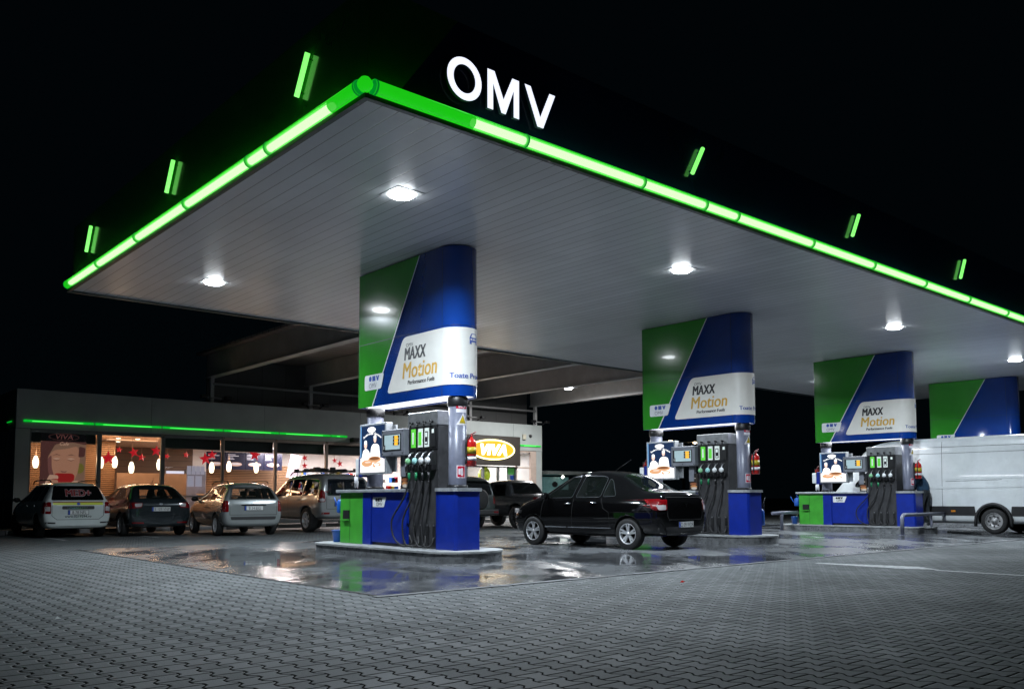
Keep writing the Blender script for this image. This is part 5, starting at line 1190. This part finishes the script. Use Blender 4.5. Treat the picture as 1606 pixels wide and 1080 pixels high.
sl = ['big red paper star in the second window, largest', 'small red paper star just above the big one', 'red paper star above the lowest pendant lamp', 'red paper star right of the lowest pendant lamp', 'red paper star at the end of the second window', 'small red paper star at the left of the third window', 'small red paper star in the middle of the third window', 'big red paper star near the right side of the third window', 'red paper star overlapping the big one in the third window', 'big red paper star before the menu boards', 'upper small red star in the fifth window', 'lower small red star in the fifth window', 'small red star in the sixth window, left', 'small red star in the sixth window, right', 'red paper star under the oval sign']
for i, (x, z, r) in enumerate(stars):
    t = thing('paper_star', sl[i], 'paper star', (x, 33., z), 'red paper stars hung in the shop windows')
    rot = random.uniform(-.3, .3); mb = MB(); S5 = star(0, 0, r, rot)
    vs = [(x+u, 33., z+v) for u, v in S5]+[(x, 32.94, z), (x, 33.06, z)]
    mb.add(vs, [(k, (k+1) % 10, 10) for k in range(10)]+[((k+1) % 10, k, 11) for k in range(10)]); mb.build('star', SR, t)
    mb = MB(); mb.tube([(x, 33., z+r*.8), (x, 33., 3.35)], .004, 4); mb.build('string', MATS['cord'], t)
# cafe poster with a woman drinking
po = thing('cafe_poster', 'large window poster of a woman drinking from a red cup', 'poster', (8, SY+.25, 2))
pc = [emc('poster_skin', (.55, .27, .17), .55), emc('poster_hair', (.13, .05, .045), .5), emc('poster_bg', (.42, .24, .16), .4), emc('poster_cup', (.45, .02, .02), .5), emc('poster_shade', (.25, .10, .09), .5), emc('poster_text', (.8, .5, .35), .6), emc('poster_green', (.3, .26, .05), .4), emc('poster_black', (.004, .004, .006), .3), emc('poster_pale', (.7, .42, .3), .55)]
mb = MB(); pf = lambda u, v, w: (7.30+u, SY+.15-w, 1.0+v)
def pp(poly, w, mi): mb.prism(poly, pf, w*.001, w*.001+.0008, mi)
pp(rect(0, 1.42, 0, 2.12), 0, 2); pp(rect(0, 1.42, 2.05, 2.36), 1, 7)
pp(rounded([(.0, .0), (.45, .0), (.5, .5), (.30, 1.0), (.22, 1.5), (.45, 1.95), (1.0, 2.03), (1.42, 1.95), (1.42, 2.05), (0, 2.05)], .08), 1, 1)
pp(rounded([(.26, 1.0), (.22, 1.45), (.38, 1.75), (.80, 1.80), (1.16, 1.92), (1.24, 1.5), (1.18, 1.0), (1.0, .55), (.5, .5)], .15), 3, 0)
pp(rounded([(.26, 1.0), (.22, 1.45), (.34, 1.6), (.36, 1.15), (.52, .62), (.42, .55)], .08), 4, 4)
pp(rounded([(1.20, 1.9), (1.40, 1.85), (1.38, 1.55), (1.18, 1.52)], .06), 4, 1)
pp(rounded([(.62, 1.06), (.68, 1.0), (.80, 1.0), (.84, 1.06), (.76, 1.03)], .02), 4.5, 4)
for ex in (.50, .95): pp(rounded([(ex-.14, 1.44), (ex, 1.385), (ex+.14, 1.44), (ex, 1.405)], .01), 5, 1); pp(rounded([(ex-.13, 1.47), (ex, 1.50), (ex+.13, 1.47), (ex, 1.42)], .02), 4.2, 8); pp(rounded([(ex-.16, 1.56), (ex, 1.62), (ex+.16, 1.57), (ex, 1.595)], .01), 6, 1)
pp(rounded([(.50, .10), (.44, .92), (.52, .97), (1.0, .97), (1.08, .90), (1.0, .10)], .05), 7, 3)
for k in range(4): pp(rounded([(.10+k*.03, .50-k*.14), (.30, .92-k*.15), (.56, .90-k*.16), (.58, .78-k*.16), (.36, .78-k*.16)], .04), 8+k, 0 if k % 2 else 8)
for k in range(3): pp(rounded([(1.30, .72-k*.15), (1.05, .72-k*.16), (.94, .64-k*.16), (.98, .54-k*.16), (1.25, .56-k*.15)], .04), 8+k, 0 if k % 2 else 8)
pp(ell(1.22, 1.15, .16, .18, 16), 1, 6)
add_text(mb, 'VIVA', .22, frame((8.01, SY+.143, 3.13), (1, 0, 0), (0, 0, 1)), 4, sx=1.2, shear=.15)
add_text(mb, 'Cafe', .16, frame((8.01, SY+.143, 2.92), (1, 0, 0), (0, 0, 1)), 5, shear=.3)
mb.prism([(p[0], p[1]) for p in ell(.71, 2.2, .48, .12, 32)], pf, .0022, .0028, 1); mb.prism(ell(.71, 2.2, .46, .105, 32), pf, .003, .0035, 7)
mb.build('print', pc, po)
# oval lit sign on its dark panel
sg_ = thing('oval_sign', 'glowing yellow oval VIVA sign on a dark panel over the shop entrance', 'shop sign', (26.7, SY-.1, 3.4))
mb = MB(); mb.box(24.13, 28.52, SY-.20, SY-.02, 2.66, 4.08, 0, bev=.01); mb.build('panel', mat('sign_panel_brown', (.03, .024, .02), .5, var=.08), sg_)
OY = SY-.205; yf = lambda u, v, w: (26.72+u, OY-w, 3.40+v)
mb = MB()
mb.prism(ell(0, 0, 1.40, .50, 48), yf, .0, .05, 0); mb.prism(ell(0, 0, 1.30, .425, 48), yf, .0505, .06, 1)
add_text(mb, 'VIVA', .78, frame(yf(-.02, -.27, .063), (1, 0, 0), (0, 0, 1)), 2, sx=1.02, shear=.25); add_text(mb, 'VIVA', .78, frame(yf(.03, -.27, .064), (1, 0, 0), (0, 0, 1)), 2, sx=1.02, shear=.25); add_text(mb, 'VIVA', .78, frame(yf(-.07, -.27, .0645), (1, 0, 0), (0, 0, 1)), 2, sx=1.02, shear=.25)
mb.build('lit_oval', [emc('oval_rim', (1., .88, .42), 2.4), emc('oval_yellow', (1., .40, .02), .85), emc('oval_letters', (1., 1., .85), 4.)], sg_)
al = thing('alarm_box', 'small beige alarm box on the parapet right of the oval sign', 'alarm box', (28.9, SY, 4.1)); mb = MB(); mb.box(28.82, 29.02, SY-.1, SY-.001, 3.98, 4.25, 0, bev=.02); mb.build('case', mat('beige', (.4, .38, .3), .5), al)
cm = thing('security_camera', 'dark security camera at the end of the green strip', 'camera', (19.2, SY, 3.5))
for (x, z, s) in ((19.2, 3.52, 1.),):
    mb = MB(); mb.box(x-.16, x+.16, SY-.3, SY-.001, z-.07, z+.12, 0, bev=.02); mb.tube([(x, SY-.3, z), (x, SY-.36, z)], .05, 10); mb.build('housing', BLACK, cm)
c2 = thing('security_camera', 'round dark security camera beside the alarm box', 'camera', (29.35, SY, 4.2)); mb = MB(); mb.lathe([(.001, -.12), (.06, -.10), (.08, -.04), (.08, 0)], (29.35, SY, 4.18), 'y', 14); mb.build('dome', BLACK, c2)
eg = thing('egg_decoration', 'large green yellow egg shaped decoration behind the window under the oval sign', 'decoration', (26.7, SY+.5, 1.8))
mb = MB(); mb.lathe([(.001, -.42), (.17, -.36), (.29, -.15), (.31, .02), (.25, .22), (.14, .36), (.001, .41)], (26.75, SY+.45, 2.22), n=24); mb.build('egg', mat('egg_green', (.35, .45, .02), .3, var=.2, em=(.3, .4, .02), es=.35), eg)
mb = MB(); mb.lathe([(.2, -.45), (.2, -.40)], (26.75, SY+.45, 2.22), n=20); mb.tube([(26.75, SY+.45, .14), (26.75, SY+.45, 1.8)], .03, 8); mb.build('stand', STEEL, eg)
pr2 = thing('poster_stand', 'green and dark blue notice panel beside the shop door', 'poster', (28.8, SY+.3, 1.2))
mb = MB(); mb.box(28.0, 28.6, SY+.2, SY+.24, .2, 2.6, 0); mb.box(28.05, 28.55, SY+.19, SY+.199, 2.25, 2.55, 1); mb.box(28.2, 28.55, SY+.185, SY+.198, 1.98, 2.2, 2); mb.box(28.2, 28.55, SY+.185, SY+.198, 1.70, 1.92, 2)
mb.build('panel', [mat('stand_grey', (.25, .3, .3), .4), emc('stand_green', (.08, .35, .08), .5), BLUEINK], pr2)
sh = thing('goods_shelf', 'low shelf of goods seen through the windows under the oval sign', 'shelf', (26, SY+3, .13))
mb = MB()
for z in (.5, .95, 1.4, 1.85): mb.box(19.5, 29.0, SY+3.0, SY+3.5, z-.02, z, 0)
for k in range(140):
    x = 19.6+random.random()*9.3; z = random.choice((.5, .95, 1.4, 1.85)); h = random.uniform(.12, .32); mb.box(x, x+random.uniform(.08, .25), SY+2.98, SY+3.2, z+.001, z+h, random.choice((1, 2, 3, 4)))
mb.build('goods', [WHITE, RED, MATS['blue_plastic'], YEL, mat('goods_grey', (.35, .35, .4), .5)], sh)
for k, (x0, x1) in enumerate(((16.4, 18.4), (18.9, 21.2), (21.6, 23.6))):
    rk_ = thing('wall_shelving', ['tall white shelving with goods at the back of the shop, left', 'tall white shelving with goods at the back of the shop, middle', 'tall white shelving with goods at the back of the shop, right'][k], 'shelf', (x0, SY+7, .13), 'white shelving in the shop')
    mb = MB(); mb.box(x0, x1, SY+7.3, SY+7.5, .13, 2.5, 0)
    for z in (.6, 1.1, 1.6, 2.1): mb.box(x0, x1, SY+6.9, SY+7.29, z-.03, z, 0)
    mb.build('rack', WHITE, rk_)
    mb = MB()
    for z in (.6, 1.1, 1.6, 2.1):
        x = x0+.05
        while x < x1-.2:
            w_ = random.uniform(.07, .2); mb.box(x, x+w_, SY+6.92, SY+7.15, z+.001, z+random.uniform(.15, .36), random.randrange(5)); x += w_+random.choice((.01, .02, .12))
    mb.build('goods', [MATS['goods_grey'], MATS['blue_plastic'], RED, YEL, WHITE], rk_)
# interior lamps
for (x, y, p, col) in ((8.3, 34.6, .35, (1, .62, .36)), (11., 34.8, .6, (1, .60, .34)), (14., 35., .6, (1, .66, .42)), (18.0, 36.4, 3.4, (1, .88, .84)), (21.2, 36.2, 3.6, (1, .9, .9)), (25., 35.6, 5., (1, .9, .88)), (28., 35.4, 4., (1, .88, .88))):
    mb = MB(); mb.box(x-.9, x+.9, y-.15, y+.15, 3.32 if x < 15 else 3.30, 3.35); o = mb.build('ceiling_lamp', emc('lamp_%d' % int(x), col, 3. if x > 15 else 1.), shop)
    area('lamp_light', (x, y, 3.28), 1.8, SHOP_W*p, col, o, sizey=.6)
for (x, y) in ((10.3, 34.2), (11.0, 34.2), (9.6, 36.), (10.9, 36.2), (12.6, 35), (13., 36.2)):
    mb = MB(); mb.lathe([(.09, 0), (.07, -.02), (.001, -.03)], (x, y, 3.355), n=14); mb.build('ceiling_spot', GLOW, shop)

# ================================================================= LINK ROOF between canopy and shop
lr = thing('link_roof', 'grey steel girders and roof joining the canopy to the shop', 'roof', (13.4, 20.4, 5.8))
BM_ = mat('girder_paint', (.52, .51, .51), .45, var=.1, vs=1.5)
for x in (13.4, 17.65, 21.9, 26.2, 30.5):
    mb = MB(); mb.box(x-.12, x+.12, 20.38, 33.4, 5.84, 6.70, 0); mb.box(x-.17, x+.17, 20.38, 33.42, 5.80, 5.839, 0); mb.build('girder', BM_, lr)
    mb = MB(); mb.box(x-.07, x+.07, 33.1, 33.24, 4.40, 5.799, 0); mb.tube([(x-.3, 33.05, 5.0), (x+.35, 33.05, 5.0)], .03, 8); co_ = mb.build('column', BM_, lr)
    for dx in (-.45, .5):
        mb = MB(); mb.tube([(x+dx*.5, 32.9, 4.85), (x+dx*.8, 32.85, 4.95)], .03, 6); mb.box(x+dx-.12, x+dx+.12, 32.7, 32.9, 4.93, 5.06, 0, bev=.02); mb.build('floodlight', BLACK, co_)
RS = plank_mat('link_roof_sheet', (.36, .32, .32), .45, 1, rough=.5, groove=.03)
mb = MB(); mb.box(13.0, 30.9, 20.4, 33.8, 6.705, 6.80, 0); mb.build('roof_sheet', RS, lr)
mb = MB(); mb.tube([(13.4, 33.1, 5.55), (30.5, 33.1, 5.55)], .045, 8); mb.tube([(21.95, 20.6, 5.95), (21.95, 33., 5.95)], .05, 8); mb.build('pipes', BM_, lr)
mb = MB(); mb.box(13.45, 30.45, 33.75, 33.85, 4.40, 6.70, 0); mb.build('rear_panel', plank_mat('rear_panel_sheet', (.10, .10, .10), 1.05, 0, rough=.6), lr)
mb = MB(); mb.box(27.7, 28.3, 27.9, 28.5, 6.10, 6.2, 0, bev=.01); mb.tube([(28., 28.2, 6.2), (28., 28.2, 6.7)], .03, 8); o = mb.build('downlight', HOUS, lr)
mb = MB(); mb.lathe([(.20, 0), (.18, -.05), (.09, -.08), (.001, -.09)], (28., 28.2, 6.099), n=18); mb.build('lens', LAMPF, o); area('lamp_light', (28., 28.2, 5.95), .4, 800, (.95, .95, .95), o)

# ================================================================= FAR THINGS
ki = thing('air_kiosk', 'small lit air and water kiosk beyond the right end of the shop', 'kiosk', (34.7, 36, 0))
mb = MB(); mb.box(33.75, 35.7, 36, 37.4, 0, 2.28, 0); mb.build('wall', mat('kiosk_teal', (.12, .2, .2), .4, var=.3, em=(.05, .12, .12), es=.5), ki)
mb = MB(); mb.box(33.5, 37.6, 35.4, 37.8, 2.42, 2.60, 0); mb.build('roof', FASC, ki)
mb = MB(); mb.box(34.2, 35.5, 35.93, 35.999, 1.2, 1.42, 0); mb.build('lit_panel', emc('kiosk_panel', (.9, .95, .9), 1.2), ki)
mb = MB(); mb.prism(ell(34.6, 1.86, .22, .16, 16), lambda u, v, w: (u, 35.995-w, v), 0, .01); mb.build('emblem', INK, ki)
mb = MB(); mb.lathe([(.001, -.1), (.1, 0), (.001, .1)], (34.95, 35.7, 2.28), n=12); mb.build('lamp', emc('kiosk_lamp', (.95, 1., .85), 8), ki)
slp = thing('street_lamp', 'distant street lamp with two arms seen between the advert and the second dispenser', 'street lamp', (77.3, 60, 0))
mb = MB(); mb.tube([(77.3, 60, 0), (77.3, 60, 6.9)], .16, 10); mb.tube([(75.2, 60, 7.25), (77.3, 60, 7.1), (79.3, 60, 7.3)], .05, 8); mb.build('pole', DGREY, slp)
for x in (75.1, 79.4):
    mb = MB(); mb.lathe([(.001, -.16), (.22, -.05), (.20, .05), (.001, .1)], (x, 60, 7.2), n=14); mb.build('lamp_head', emc('street_glow', (1., .75, .45), 9), slp)
